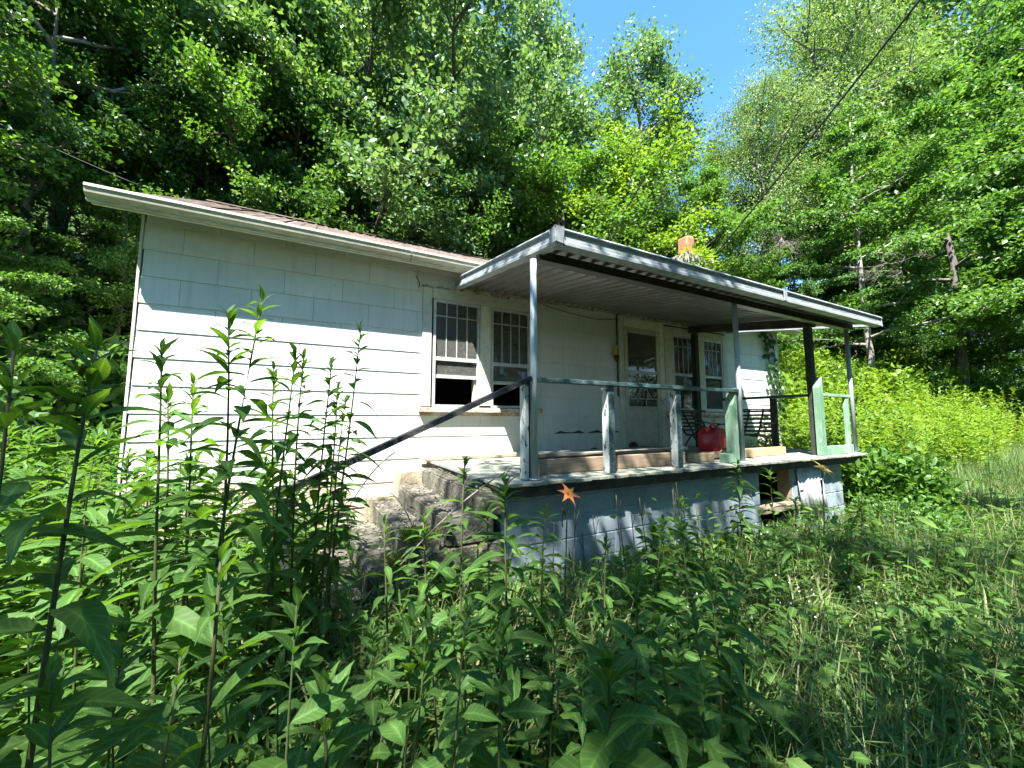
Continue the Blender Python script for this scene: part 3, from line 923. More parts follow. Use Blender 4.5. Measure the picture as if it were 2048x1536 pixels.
def slant_post(x0, x1, y0, y1, zl, zh):
    V = [(x0, y0, DZ + .002), (x1, y0, DZ + .002), (x1, y1, DZ + .002), (x0, y1, DZ + .002), (x0, y0, zl), (x1, y0, zh), (x1, y1, zh), (x0, y1, zl)]
    bm = bmesh.new(); vs = [bm.verts.new(v) for v in V]
    for f in ((0, 3, 2, 1), (4, 5, 6, 7), (0, 1, 5, 4), (1, 2, 6, 5), (2, 3, 7, 6), (3, 0, 4, 7)):
        bm.faces.new([vs[i] for i in f])
    bmesh.ops.bevel(bm, geom=bm.edges[:], offset=.004, segments=1, affect='EDGES')
    return pp(link('post', bm_mesh(bm), 'green', porch))


slant_post(4.41, 4.49, PY - .01, PY + .10, 1.78, 1.985)
slant_post(6.345, 6.455, PY - .035, PY + .045, 2.06, 2.22)
pp(box('rail', 6.42, 6.50, PY + .15, 4.3, 1.94, 1.98, 'rail', porch, .004))
pp(box('rail', 6.48, 7.33, PY - .02, PY + .06, 1.94, 1.98, 'green', porch, .004))
pp(box('post', 6.44, 6.49, 3.42, 3.51, DZ + .003, 1.937, 'darkpost', porch, .004))
pp(box('post', 7.15, 7.24, PY - .01, PY + .03, DZ + .003, 1.937, 'green', porch, .004))
pp(box('toe_board', 6.48, 7.33, PY + .0, PY + .03, DZ + .003, DZ + .13, 'green', porch, .004))
pp(box('toe_block', 4.30, 4.392, PY - .0, PY + .12, DZ + .003, DZ + .11, 'green', porch, .004))
# old threshold boards and weathered edge board along the wall
pp(box('edge_board', 1.25, 2.62, HY - .33, HY - .05, DZ + .004, DZ + .045, 'concrete_pale', porch, .006))

# ------------------------------------------------------------------ steps and handrail
steps = thing('front_steps', 'mossy concrete block steps climbing along the white wall to the porch', 'steps', (.8, 3.8, .3))


def stp(o):
    o.matrix_parent_inverse = Matrix.Translation(-steps.location); return o


def rough_block(name, x0, x1, y0, y1, z0, z1, mat='concrete', amp=.007, cuts=6):
    bm = bmesh.new(); bx(bm, x0, x1, y0, y1, z0, z1)
    bmesh.ops.bevel(bm, geom=bm.edges[:], offset=.015, segments=2, affect='EDGES')
    bmesh.ops.subdivide_edges(bm, edges=[e for e in bm.edges if e.calc_length() > .12], cuts=cuts, use_grid_fill=True)
    for v_ in bm.verts:
        s = math.sin(v_.co.x * 37 + v_.co.y * 23) * math.cos(v_.co.z * 41 + v_.co.y * 31)
        v_.co += Vector((random.uniform(-1, 1) * amp * .5, random.uniform(-1, 1) * amp * .5, s * amp * .8 + random.uniform(-1, 1) * amp * .4))
    return stp(link(name, bm_mesh(bm, smooth=False), mat, steps))


rough_block('landing', 1.19, 1.60, 2.95, 4.55, .2, 1.03)
rough_block('step', .925, 1.185, 2.90, 4.56, .1, .86)
rough_block('step', .66, .92, 2.90, 4.56, .1, .70)
rough_block('step', .40, .655, 2.92, 4.50, .05, .53)
rough_block('step', .13, .395, 2.95, 4.45, .0, .36)
rough_block('cheek_wall', .95, 1.62, 4.57, 4.965, .2, 1.0, 'concrete_pale', .008)
rough_block('cheek_wall', .62, .945, 4.57, 4.965, .2, .74, 'concrete_pale', .008)
for (a, b, c, d) in ((.62, 1.0, .28, .47), (1.01, 1.37, .28, .47), (.80, 1.18, .48, .66), (1.19, 1.39, .48, .66), (.93, 1.31, .67, .845), (1.18, 1.39, .855, 1.0), (.42, .78, .08, .27), (.79, 1.17, .08, .27)):
    stp(box('end_block', a, b, 2.80, 2.895, c, d, 'concrete', steps, .012))
A = np.array([1.66, PY + .02, 1.955]); B = np.array([-.22, PY + .02, 1.105])
dv = (B - A) / np.linalg.norm(B - A)
hv = np.array([-dv[2], 0, dv[0]]); hv = hv if hv[2] > 0 else -hv
V = []
for p in (A, B):
    for (s, t) in ((-1, -1), (1, -1), (1, 1), (-1, 1)):
        V.append(p + np.array([0, .043 * s, 0]) + hv * .02 * t)
stp(link('handrail', pymesh(V, [(0, 1, 2, 3), (7, 6, 5, 4), (0, 4, 5, 1), (1, 5, 6, 2), (2, 6, 7, 3), (3, 7, 4, 0)], False), 'handrail', steps))
stp(box('handrail_post', -.13, -.07, PY - .02, PY + .02, .1, 1.11, 'darkpost', steps, .004))

# ------------------------------------------------------------------ things on the porch
# loose lumber


def plank(label, x0, x1, y, wd, h, mat, z=DZ + .004, rz=0., tilt=0.):
    bm = bmesh.new(); L_ = x1 - x0
    bx(bm, -L_ / 2, L_ / 2, -wd / 2, wd / 2, 0, h)
    bmesh.ops.bevel(bm, geom=bm.edges[:], offset=.004, segments=1, affect='EDGES')
    o = link('plank', bm_mesh(bm), mat)
    o.location = ((x0 + x1) / 2, y, z); o.rotation_euler = (0, tilt, rz)
    return tag(o, label, 'plank', 'loose lumber on the porch deck')


plank('long grey-brown timber on edge at the front of the deck, nearest the left pole', 1.78, 3.80, 3.04, .04, .135, 'old_lumber', rz=-.01)
plank('wide flat weathered board lying over the timbers in front of the door', 1.85, 4.05, 3.30, .26, .035, 'grey_lumber', z=DZ + .14, rz=-.015)
plank('hidden timber under the wide flat weathered board', 1.95, 4.0, 3.36, .09, .134, 'old_lumber', rz=0)
plank('short pale offcut of lumber under the red fuel can', 4.02, 4.40, 3.12, .10, .095, 'lumber', rz=.02)
plank('timber bearing the red fuel can behind the pale offcut', 4.15, 5.25, 3.36, .25, .09, 'old_lumber', rz=0.)
plank('bright new timber lying in the sun between the two green posts', 4.72, 6.12, 3.18, .09, .11, 'lumber', rz=.02)
plank('thin grey board behind the left pole on the porch corner', 1.25, 1.62, 3.2, .12, .06, 'grey_lumber', z=1.04, rz=.05)

# red fuel can
can = thing('fuel_can', 'red plastic fuel can standing on boards by the green slanted post', 'fuel can', (4.80, 3.36, DZ + .097), rz=.12)
prof = [(-.175, 0, .0), (.175, 0, .0), (.182, .0, .02), (.180, 0, .20), (.165, 0, .245), (.09, 0, .29), (-.03, 0, .31), (-.10, 0, .29), (-.172, 0, .235), (-.182, 0, .2), (-.182, 0, .02)]
bm = bmesh.new(); loops = []
for yy, s in ((-.115, .93), (-.095, 1), (.095, 1), (.115, .93)):
    loops.append([bm.verts.new((p[0] * s, yy, .15 + (p[2] - .15) * s)) for p in prof])
for a, b in zip(loops[:-1], loops[1:]):
    for i in range(len(prof)):
        j = (i + 1) % len(prof); bm.faces.new((a[i], a[j], b[j], b[i]))
bm.faces.new(loops[0]); bm.faces.new(loops[-1][::-1])
bmesh.ops.recalc_face_normals(bm, faces=bm.faces[:])
bmesh.ops.bevel(bm, geom=[e for e in bm.edges if e.calc_length() > .05], offset=.006, segments=2, affect='EDGES')
link('body', bm_mesh(bm, smooth=True), 'red', can)
fr_ = bmesh.new()
for b in ((.03, .145, .155, .17), (.03, .145, .035, .05), (.03, .045, .05, .155), (.13, .145, .05, .155)):
    bx(fr_, b[0], b[1], -.122, -.112, b[2], b[3])
bmesh.ops.bevel(fr_, geom=fr_.edges[:], offset=.003, segments=1, affect='EDGES')
link('raised_frame', bm_mesh(fr_), 'red_pale', can)
boxes('recessed_label', [(.046, .129, -.118, -.1135, .051, .154)], 'red_pale', can)
tube('handle', [(-.06, 0, .29), (-.05, 0, .335), (0, 0, .345), (.07, 0, .325), (.10, 0, .27)], .014, 'red', can)
tube('spout_cap', [(-.125, 0, .255), (-.135, 0, .31)], .03, 'red_pale', can, 12)
tube('spout', [(.02, .03, .30), (.03, .03, .36), (.08, .02, .42), (.10, .01, .34)], .012, 'wire', can, 8)

# strap-metal chairs


def chair(label, loc, rz):
    t = thing('metal_chair', label, 'chair', loc, 'strap-metal porch chairs', rz)
    # local: faces -y, width x
    wd = .62
    back = [(0, .30 + .02), (.03, .36), (.10, .45), (.17, .56), (.21, .64)]
    side = [(-.42, .0), (-.36, .03), (-.20, .18), (-.36, .26), (-.44, .30), (-.36, .285), (-.16, .255), (-.02, .245), (.03, .29), (.10, .42), (.17, .55), (.22, .66)]
    for xx in (-wd / 2, -.09, .12, wd / 2):
        tube('frame_strap', [(xx, a, b) for a, b in side[4:]], .016, 'chairmetal', t, 6)
    for s in (-1, 1):
        tube('leg', [(s * (wd / 2 + .012), .20, .0), (s * (wd / 2 + .012), .05, .02), (s * (wd / 2 + .012), -.12, .24), (s * (wd / 2 + .012), -.40, .27), (s * (wd / 2 + .012), -.42, .30), (s * (wd / 2 + .012), -.30, .42), (s * (wd / 2 + .012), -.02, .44), (s * (wd / 2 + .012), .12, .46)], .012, 'chairmetal', t, 6)
        tube('leg', [(s * (wd / 2 + .012), -.42, .0), (s * (wd / 2 + .012), -.30, .02), (s * (wd / 2 + .012), -.14, .25)], .012, 'chairmetal', t, 6)
    bmk = []
    for k in range(6):                      # back slats
        yy, zz = .045 + k * .034, .325 + k * .062
        o = boxes('slat', [(-wd / 2, wd / 2, yy - .004, yy + .004, zz - .016, zz + .016)], 'chairmetal', t)
    for k in range(6):                      # seat slats
        yy, zz = -.40 + k * .07, .292 - k * .008
        boxes('slat', [(-wd / 2, wd / 2, yy - .016, yy + .016, zz - .003, zz + .003)], 'chairmetal', t)
    tube('top_rail', [(-wd / 2 - .01, .22, .66), (0, .225, .668), (wd / 2 + .01, .22, .66)], .012, 'chairmetal', t, 6)
    return t


chair('dark slatted metal chair under the window behind the red fuel can', (6.0, 4.48, DZ + .004), .0)
chair('dark slatted metal chair backed against the side rail, sunlit wall showing through its slats', (6.12, 3.66, DZ + .004), -PI / 2 + .08)

# weight disc on a rod by the door
disc = thing('weight_disc', 'small dark disc on a rod lying at the foot of the door', 'disc', (4.45, 4.45, DZ + .085))
tube('disc', [(-.02, 0, 0), (.02, 0, 0)], .08, 'black', disc, 20)
tube('rim', [(.015, 0, 0), (.028, 0, 0)], .068, 'iron', disc, 20)
tube('rod', [(-.02, 0, 0), (1.0, .12, -.045)], .013, 'black', disc, 8)

# porch lamp
lamp = thing('porch_lamp', 'small yellowed wall lamp hanging left of the door', 'lamp', (4.58, HY - .09, 2.72))
V, Fc = [], []
tube_into(V, Fc, [(0, 0, -.02), (0, 0, .02), (0, 0, .07), (0, 0, .12), (0, 0, .15)], [.045, .052, .048, .035, .02], 10)
link('shade', pymesh(V, Fc), 'yellow_lamp', lamp)
V, Fc = [], []
tube_into(V, Fc, [(0, 0, -.13), (0, 0, -.10), (0, 0, -.05), (0, 0, -.022)], [.012, .035, .05, .045], 10)
link('cage', pymesh(V, Fc), 'rustbrown', lamp)
tube('bracket', [(.07, .085, .17), (.05, .05, .19), (0, 0, .16)], .009, 'rustbrown', lamp, 6)


# ------------------------------------------------------------------ wires
def sag(a, b, s, n=24):
    a, b = np.array(a), np.array(b)
    return [a + (b - a) * t - np.array([0, 0, s * 4 * t * (1 - t)]) for t in np.linspace(0, 1, n)]


p0 = Vector((8.3, 5.6, 5.42)); p1 = on_y(1825, 0, 1.6)
p2 = p0 + (p1 - p0) * 1.9
tag(tube('power_cable', sag(p0, p2, .12), .016, 'cable', None, 7), 'thick black power cable slanting from the roof up to the top right', 'cable')
p0 = on_y(285, 374, 6.2); p1 = on_y(-60, 205, 6.6); p2 = p0 + (p1 - p0) * 3
tag(tube('power_cable', sag(p0, p2, .1), .0045, 'cable', None, 6), 'thin wire running from the left roof end up into the trees', 'cable')
tube_pts = [on_y(310, 408, 5.3), on_y(279, 440, 5.35), on_y(279, 455, 5.35), on_y(285, 478, 5.3)]


# ------------------------------------------------------------------ trees
def tree_proto(seed, style):
    """returns (trunk mesh, crown mesh); about 12 m tall, base at origin"""
    R = np.random.default_rng(seed)
    S = dict(round=dict(H=12, c0=.22, R=3.4, nl=22, up=.55, n=34000, L=.125, W=.085, flat=.55),
             tall=dict(H=12, c0=.15, R=2.3, nl=26, up=.9, n=32000, L=.105, W=.075, flat=.8),
             layered=dict(H=12, c0=.20, R=4.2, nl=24, up=.22, n=38000, L=.12, W=.078, flat=.22),
             airy=dict(H=12, c0=.25, R=2.9, nl=26, up=.9, n=40000, L=.11, W=.045, flat=.9),
             thin=dict(H=12, c0=.25, R=3.4, nl=20, up=.5, n=9500, L=.12, W=.08, flat=.55),
             sparse=dict(H=12, c0=.25, R=3.4, nl=18, up=.5, n=5200, L=.12, W=.08, flat=.55),
             high=dict(H=12, c0=.42, R=3.2, nl=18, up=.5, n=24000, L=.125, W=.09, flat=.45))[style]
    H = S['H']; V, Fc = [], []
    wob = R.normal(0, .16, (8, 2)).cumsum(0) * .5
    wob[0] = 0

    def tp(t):
        i = min(int(t * 7), 6); f = t * 7 - i
        p = wob[i] * (1 - f) + wob[i + 1] * f
        return np.array([p[0], p[1], t * H])
    tr0 = .125 if style != 'airy' else .11
    tr0 = tr0 * (1.15 if style == 'high' else 1)
    tube_into(V, Fc, [tp(t) for t in np.linspace(0, .95, 12)], [tr0 * (1.25 if i == 0 else 1) * (1 - .9 * i / 11) + .012 for i in range(12)], 8)
    cl = []; outd = []; wt = []
    for k in range(S['nl']):
        t = S['c0'] + (.97 - S['c0']) * (k + R.random() * .6) / S['nl']
        rel = (t - S['c0']) / (1 - S['c0'])
        if style in ('round', 'high', 'thin', 'sparse'):
            prof = math.sin(PI * min(1, .18 + .82 * rel)) ** .6
        elif style == 'layered':
            prof = max(.18, 1 - rel ** 1.6)
        else:
            prof = (math.sin(PI * min(1, .22 + .78 * rel)) ** .7)
        ln = S['R'] * prof * R.uniform(.72, 1.12)
        az = k * 2.399 + R.normal(0, .35)
        d = np.array([math.cos(az), math.sin(az), S['up'] * R.uniform(.5, 1.3)])
        d /= np.linalg.norm(d)
        p = tp(t); pts = [p]
        for s in range(5):
            dd = d + R.normal(0, .13, 3) + np.array([0, 0, (-.07 if style == 'layered' else .02) * s])
            p = p + dd / np.linalg.norm(dd) * ln / 5; pts.append(p)
        r0 = .055 * (ln / S['R']) + .012
        tube_into(V, Fc, pts, [r0 * (1 - .85 * i / 5) + .004 for i in range(6)], 5, False)
        for s in range(9):
            f = R.uniform(.25, 1.0); i = min(int(f * 5), 4); g_ = f * 5 - i
            b0 = pts[i] * (1 - g_) + pts[i + 1] * g_
            sd = unit(d * .7 + R.normal(0, .75, 3) * np.array([1, 1, S['flat']]))
            sl_ = ln * R.uniform(.22, .48)
            b1 = b0 + sd * sl_
            tube_into(V, Fc, [b0, (b0 + b1) / 2 + R.normal(0, .04, 3), b1], [r0 * .38, r0 * .25, .004], 4, False)
            for q_ in range(4):
                u_ = R.uniform(.25, 1.1)
                cl.append(b0 + (b1 - b0) * u_); outd.append(sd); wt.append(sl_ ** .8 * R.uniform(.25, 1.6))
        cl.append(pts[-1]); outd.append(d); wt.append(.6)
    # leader tufts
    for s in range(12):
        cl.append(tp(1.) + R.normal(0, .3, 3)); outd.append(np.array([0, 0, 1.])); wt.append(.4)
    cl = np.array(cl); outd = np.array(outd); wt = np.array(wt); wt /= wt.sum()
    n = S['n']; idx = R.choice(len(cl), n, p=wt)
    sg = .20 if style != 'airy' else .30
    c = cl[idx] + R.normal(0, 1, (n, 3)) * np.array([sg, sg, sg * max(.3, S['flat'])])
    dirs = outd[idx] * .6 + R.normal(0, .6, (n, 3)); dirs[:, 2] -= .25 if style != 'airy' else .7
    nor = R.normal(0, .55, (n, 3)) + np.array([0, 0, 1.0]) + outd[idx] * .3
    sz = R.uniform(.65, 1.25, n)
    crown = leaf_mesh(c, dirs, nor, S['L'] * sz, S['W'] * sz, R.random(n), .15)
    return pymesh(V, Fc), crown


PROTO = {}
for nm, sd, st_ in (('round_a', 1, 'round'), ('round_b', 2, 'round'), ('tall_a', 3, 'tall'), ('tall_b', 4, 'tall'), ('layer_a', 5, 'layered'), ('layer_b', 6, 'layered'), ('airy', 7, 'airy'), ('high_a', 8, 'high'), ('high_b', 9, 'high'), ('thin_a', 14, 'thin'), ('thin_b', 15, 'thin'), ('sparse_a', 16, 'sparse'), ('sparse_b', 17, 'sparse')):
    PROTO[nm] = tree_proto(sd, st_)
CROWN_CACHE = {}


def tree(name, label, x, y, Ht, proto, leaf, rz=0., wide=1., group=None, bark='bark', z=None, lean=(0, 0)):
    z = float(ground_z(x, y)) - .05 if z is None else z
    t = thing(name, label, 'tree', (x, y, z), group, rz)
    s = Ht / 12.
    t.scale = (s * wide, s * wide, s)
    t.rotation_euler = (lean[0], lean[1], rz)
    tm, cm = PROTO[proto]
    for me, nm, mt in ((tm, 'trunk', bark), (cm, 'crown', leaf)):
        k = (me.name, mt)
        if k not in CROWN_CACHE:
            m2 = me if not me.materials else me.copy()
            m2.materials.clear(); m2.materials.append(MT[mt]); CROWN_CACHE[k] = m2
        link(nm, CROWN_CACHE[k], None, t)
    return t


def tree_px(name, label, u, vtop, y, proto, leaf, wide=1., group=None, bark='bark', rz=None):
    p = on_y(u, vtop, y)
    gz = float(ground_z(p.x, y))
    return tree(name, label, p.x, y, (p.z - gz) * 1.0, proto, leaf, random.uniform(0, 6.28) if rz is None else rz, wide, group, bark)


G1 = 'trees of the dark wood left of the house'
for (u, v, y, pr, wd) in ((-330, -250, 7.0, 'high_a', 1.0), (-150, -150, 9.0, 'high_b', 1.0), (20, -260, 10.5, 'high_a', .95), (110, -120, 9.5, 'high_b', .9),
                          (-40, -60, 13, 'round_a', 1.), (200, -200, 13, 'high_a', .9), (290, -260, 11.5, 'high_b', .9), (355, -180, 14.0, 'high_a', .9),
                          (425, -240, 12.5, 'high_b', .9), (465, -150, 13.0, 'high_a', .95), (530, -60, 16, 'round_b', 1.0), (250, -20, 18, 'round_a', 1.), (60, 0, 17, 'round_b', 1.1),
                          (400, 0, 19, 'round_a', 1.1), (-120, 60, 16, 'layer_a', 1.0)):
    ordn = {20: 'at the left edge of the picture', 110: 'second in from the left edge', 200: 'just left of the roof end', 290: 'rising right over the left roof end', 355: 'just right of the left roof end', 425: 'with the left of two dark trunks above the roof', 465: 'with the right of two dark trunks above the roof', 530: 'right of the two dark trunks above the roof'}
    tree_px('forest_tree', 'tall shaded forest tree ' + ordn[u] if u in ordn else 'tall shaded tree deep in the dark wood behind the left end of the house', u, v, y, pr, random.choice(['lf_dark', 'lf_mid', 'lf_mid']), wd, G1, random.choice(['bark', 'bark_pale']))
tree_px('maple_tree', 'broad grey-green maple rising above the middle of the house roof', 720, -90, 10.8, 'round_b', 'lf_cool', 1.05, None, 'bark')
tree_px('maple_tree', 'silvery green maple just left of the tall poplar, top left of the sky gap', 880, -40, 12.0, 'round_a', 'lf_cool', 1.0, None, 'bark')
tree_px('poplar_tree', 'tall pale poplar left of the blue sky gap', 1070, -60, 12.5, 'tall_a', 'lf_cool', .85, None, 'bark_pale')
tree_px('poplar_tree', 'shorter poplar top rising against the sky left of the feathery tree', 1275, 105, 11.0, 'tall_b', 'lf_cool', 1.1, None, 'bark_pale')
tree_px('locust_tree', 'feathery pale tree leaning into the sky gap', 1640, -10, 8.8, 'airy', 'lf_willow', .95, None, 'bark', 1.0)
tree_px('locust_tree', 'smaller feathery pale tree below the sky gap', 1510, 165, 9.5, 'airy', 'lf_willow', .9, None, 'bark', 2.2)
tree_px('sumac_tree', 'bright yellow-green tree behind the chimney', 1270, 300, 9.2, 'round_a', 'lf_yellow', 1.15, None, 'bark')
tree_px('sumac_tree', 'yellow-green sapling right of the chimney below the sky gap', 1400, 330, 8.3, 'layer_a', 'lf_mid', 1.0, None, 'bark')
tree_px('sapling', 'grey-green sapling peeking over the porch roof left of the chimney', 1130, 300, 8.9, 'round_b', 'lf_mid', 1.2, None, 'bark')
tree_px('layered_tree', 'big layered bright tree with long flat sprays at the right edge', 1850, 130, 5.7, 'layer_a', 'lf_mid', 1.1, None, 'bark', .4)
tree_px('layered_tree', 'layered tree with grey trunk standing above the right end of the porch roof', 1690, 230, 6.9, 'layer_b', 'lf_mid', 1.0, None, 'bark_pale', 2.1)
tree_px('layered_tree', 'layered dark tree at the far right edge behind the bright one', 2010, 60, 5.4, 'layer_b', 'lf_mid', 1.15, None, 'bark', 4.0)
tree_px('layered_tree', 'tall dark tree filling the top right corner', 1950, -260, 7.2, 'round_a', 'lf_dark', 1.0, None, 'bark', 1.0)
tree_px('layered_tree', 'dark crown right of the feathery tree under the power cable', 1760, -140, 8.6, 'round_b', 'lf_mid', .72, None, 'bark', 2.0)
G2 = 'trees on the slope behind'
for (u, v, y, pr, lf, wd) in ((640, -40, 17, 'round_a', 'lf_mid', 1.1), (790, 40, 19, 'round_b', 'lf_dark', 1.1), (930, 60, 20, 'tall_a', 'lf_dark', 1.), (1080, 160, 17, 'round_a', 'lf_mid', 1.),
                              (600, 130, 11.5, 'round_b', 'lf_dark', .9), (830, 210, 9.9, 'layer_b', 'lf_dark', .9), (1000, 260, 10.2, 'round_a', 'lf_mid', .9),
                              (1190, 330, 13.0, 'round_b', 'lf_mid', 1.1), (1330, 330, 12.5, 'round_b', 'lf_mid', 1.0), (1450, 300, 12, 'round_a', 'lf_mid', 1.),
                              (1580, 250, 10.5, 'round_b', 'lf_mid', .9), (1690, 60, 11.5, 'round_a', 'lf_mid', .8), (1790, 100, 10.0, 'round_a', 'lf_dark', .9), (1880, 150, 9.6, 'layer_a', 'lf_dark', 1.2),
                              (2000, 200, 8.6, 'round_b', 'lf_dark', 1.2), (1790, 200, 14, 'round_a', 'lf_dark', 1.2), (1930, 100, 13, 'round_b', 'lf_dark', 1.3), (2080, 60, 9.5, 'layer_b', 'lf_dark', 1.3), (500, 90, 10.6, 'round_a', 'lf_mid', .85), (590, 60, 11.2, 'round_b', 'lf_mid', .85), (430, 170, 11.0, 'layer_a', 'lf_mid', .8), (2110, 100, 7.6, 'layer_a', 'lf_dark', 1.2), (2150, 150, 6.6, 'layer_b', 'lf_mid', 1.2), (2060, 330, 7.6, 'layer_a', 'lf_dark', 1.2), (1580, 430, 8.0, 'layer_a', 'lf_dark', .9), (1700, 480, 7.6, 'layer_b', 'lf_dark', 1.), (1820, 520, 7.4, 'layer_a', 'lf_dark', 1.), (1960, 480, 7.0, 'layer_b', 'lf_dark', 1.1)):
    where = 'behind the left half of the house roof' if u < 700 else 'behind the middle of the house' if u < 1120 else 'behind the chimney and porch roof' if u < 1540 else 'right of the porch, tall' if v < 400 else 'right of the porch, low'
    tone = {'lf_dark': 'dark green', 'lf_mid': 'mid green'}[lf]
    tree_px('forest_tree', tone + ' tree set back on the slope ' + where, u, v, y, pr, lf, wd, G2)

G4 = 'saplings on the shaded bank left of the house'
for (x, y, Ht, pr, lf) in ((-3.6, 6.6, 4.2, 'layer_a', 'lf_mid'), (-5.2, 7.6, 5.0, 'layer_b', 'lf_mid'), (-2.9, 8.8, 5.0, 'layer_b', 'lf_mid'), (-6.6, 6.4, 4.8, 'layer_a', 'lf_mid'), (-4.4, 10.2, 6.0, 'round_a', 'lf_mid'), (-7.8, 8.5, 5.5, 'layer_b', 'lf_dark'), (-2.2, 11.5, 6.0, 'layer_a', 'lf_dark'), (-.2, 13.2, 6.5, 'layer_b', 'lf_mid'), (2.3, 13.6, 6.5, 'layer_a', 'lf_dark'), (4.8, 13.8, 7.0, 'round_b', 'lf_mid'), (-9, 6.5, 5, 'layer_a', 'lf_mid')):
    tree('sapling', 'leafy sapling on the shaded bank left of the house', x, y, Ht, pr, lf, random.uniform(0, 6), 1.0, G4)

# trees behind and left of the viewer: they shade the near weeds and the left wood
G3 = 'shade trees behind the viewer'
for (x, y, Ht, pr, wd) in ((-.9, -3.15, 13, 'thin_b', 1.0), (-4.0, -3.7, 13, 'sparse_a', .95), (5.6, -5.2, 13, 'round_b', 1.05), (-8.2, -7.0, 14, 'sparse_a', 1.05), (8.8, -5.6, 13, 'thin_a', 1.0), (12.5, -5.5, 13, 'thin_b', 1.0), (-10.5, 5.5, 16, 'thin_a', 1.0), (-13, 9.5, 17, 'thin_b', 1.)):
    tree('shade_tree', 'broad leafy tree outside the frame casting shade on the weeds', x, y, Ht, pr, 'lf_mid', (x * 3.7 + y) % 6.28, wd, G3)
# the wood goes on all round the clearing
for i in range(22):
    a = math.radians(165 + i * 10.5); d_ = 17 + 5 * (i % 3)
    x, y = 4 + d_ * 1.25 * math.cos(a), 2 + d_ * math.sin(a)
    if y > 3:
        continue
    tree('shade_tree', 'tall leafy tree of the wood closing the clearing behind the viewer', x, y, 15 + (i % 4), ['round_a', 'high_b', 'layer_a', 'round_b'][i % 4], ['lf_mid', 'lf_dark'][i % 2], i * 1.3, 1.15, 'wood behind the viewer')


# ------------------------------------------------------------------ shrubs
def shrub_proto(seed, n=5200, R_=.9, H=1.4, L_=.10, W_=.055):
    R = np.random.default_rng(seed); V, Fc = [], []; cl = []; od = []
    for k in range(26):
        az = k * 2.4; el = R.uniform(.35, 1.4)
        d = np.array([math.cos(az) * math.cos(el), math.sin(az) * math.cos(el), math.sin(el)])
        tip = d * np.array([R_, R_, H]) * R.uniform(.6, 1.05)
        mid = tip * .55 + R.normal(0, .06, 3)
        tube_into(V, Fc, [np.zeros(3), mid, tip], [.012, .008, .003], 4, False)
        for f in (.45, .6, .75, .88, 1.0):
            cl.append(tip * f); od.append(d)
    cl = np.array(cl); od = np.array(od); i = R.integers(0, len(cl), n)
    c = cl[i] + R.normal(0, 1, (n, 3)) * np.array([.16, .16, .09])
    s = R.uniform(.6, 1.3, n)
    cr = leaf_mesh(c, od[i] + R.normal(0, .7, (n, 3)) - np.array([0, 0, .25]), R.normal(0, .5, (n, 3)) + np.array([0, 0, 1.]), L_ * s, W_ * s, R.random(n))
    return pymesh(V, Fc), cr


SH = [shrub_proto(21), shrub_proto(22, L_=.13, W_=.08), shrub_proto(23, R_=1.1, H=1.1)]


def shrub(label, x, y, s, k, leaf, group=None, name='shrub', hz=1.):
    t = thing(name, label, 'shrub', (x, y, float(ground_z(x, y)) - .04), group, random.uniform(0, 6.28))
    t.scale = (s, s, s * hz)
    for me, nm, mt in ((SH[k][0], 'stems', 'bark'), (SH[k][1], 'foliage', leaf)):
        kk = (me.name, mt)
        if kk not in CROWN_CACHE:
            m2 = me if not me.materials else me.copy(); m2.materials.clear(); m2.materials.append(MT[mt]); CROWN_CACHE[kk] = m2
        link(nm, CROWN_CACHE[kk], None, t)
    return t


for (x, y, s) in ((-3.2, 5.4, 1.3), (-4.2, 6.6, 1.7), (-2.9, 7.4, 1.5), (-5.6, 5.2, 1.6), (-2.6, 9.5, 1.8), (-4.5, 8.8, 2.0), (-6.5, 7.5, 2.0), (-7.6, 5.0, 1.8), (-3.3, 11, 2.2), (-6.0, 10.5, 2.3), (-1.0, 13.6, 2.4), (-8.5, 9, 2.3), (1.5, 14, 2.2), (4, 14.2, 2.2), (6.5, 14, 2.3), (9, 13, 2.3), (-2.5, 13, 2.3)):
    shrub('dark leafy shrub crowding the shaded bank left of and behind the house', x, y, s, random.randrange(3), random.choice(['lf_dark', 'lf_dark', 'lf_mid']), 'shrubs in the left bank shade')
for (x, y, s, lf) in ((12.5, 6.8, 1.5, 'lf_yellow'), (15, 7.2, 1.5, 'lf_yellow'), (18, 7.3, 1.6, 'lf_mid'), (21, 7.6, 1.8, 'lf_yellow'), (24, 7.5, 1.9, 'lf_yellow'), (11, 7.8, 1.5, 'lf_mid'), (14, 9, 1.9, 'lf_dark'), (17, 9.2, 1.9, 'lf_dark'), (20, 9.5, 2.2, 'lf_dark'), (24, 10, 2.3, 'lf_dark'), (27, 9, 2.4, 'lf_mid'), (11.2, 9.6, 2.0, 'lf_dark'), (10.5, 5.6, 1.2, 'lf_yellow'), (13.2, 5.2, 1.3, 'lf_mid'), (16.4, 5.6, 1.4, 'lf_yellow'), (20, 5.9, 1.5, 'lf_mid'), (23.5, 6.2, 1.7, 'lf_yellow'), (28, 6.5, 2.0, 'lf_mid'), (30, 8, 2.4, 'lf_dark'), (33, 7, 2.4, 'lf_mid'), (36, 9, 2.8, 'lf_dark'), (34, 5, 2.2, 'lf_mid'), (40, 7, 3.0, 'lf_dark'), (45, 9, 3.2, 'lf_dark'), (42, 5, 2.8, 'lf_mid'), (29, 4.6, 1.8, 'lf_yellow'), (50, 7, 3.5, 'lf_dark'), (38, 11, 3.2, 'lf_dark')):
    shrub('leafy shrub at the top of the bright weed bank under the right trees', x, y, s, random.randrange(3), lf, 'shrubs along the weed bank')
shrub('bushy green shrub hugging the right front corner of the porch', 7.75, 2.55, .85, 1, 'lf_mid', None, 'shrub', 1.0)
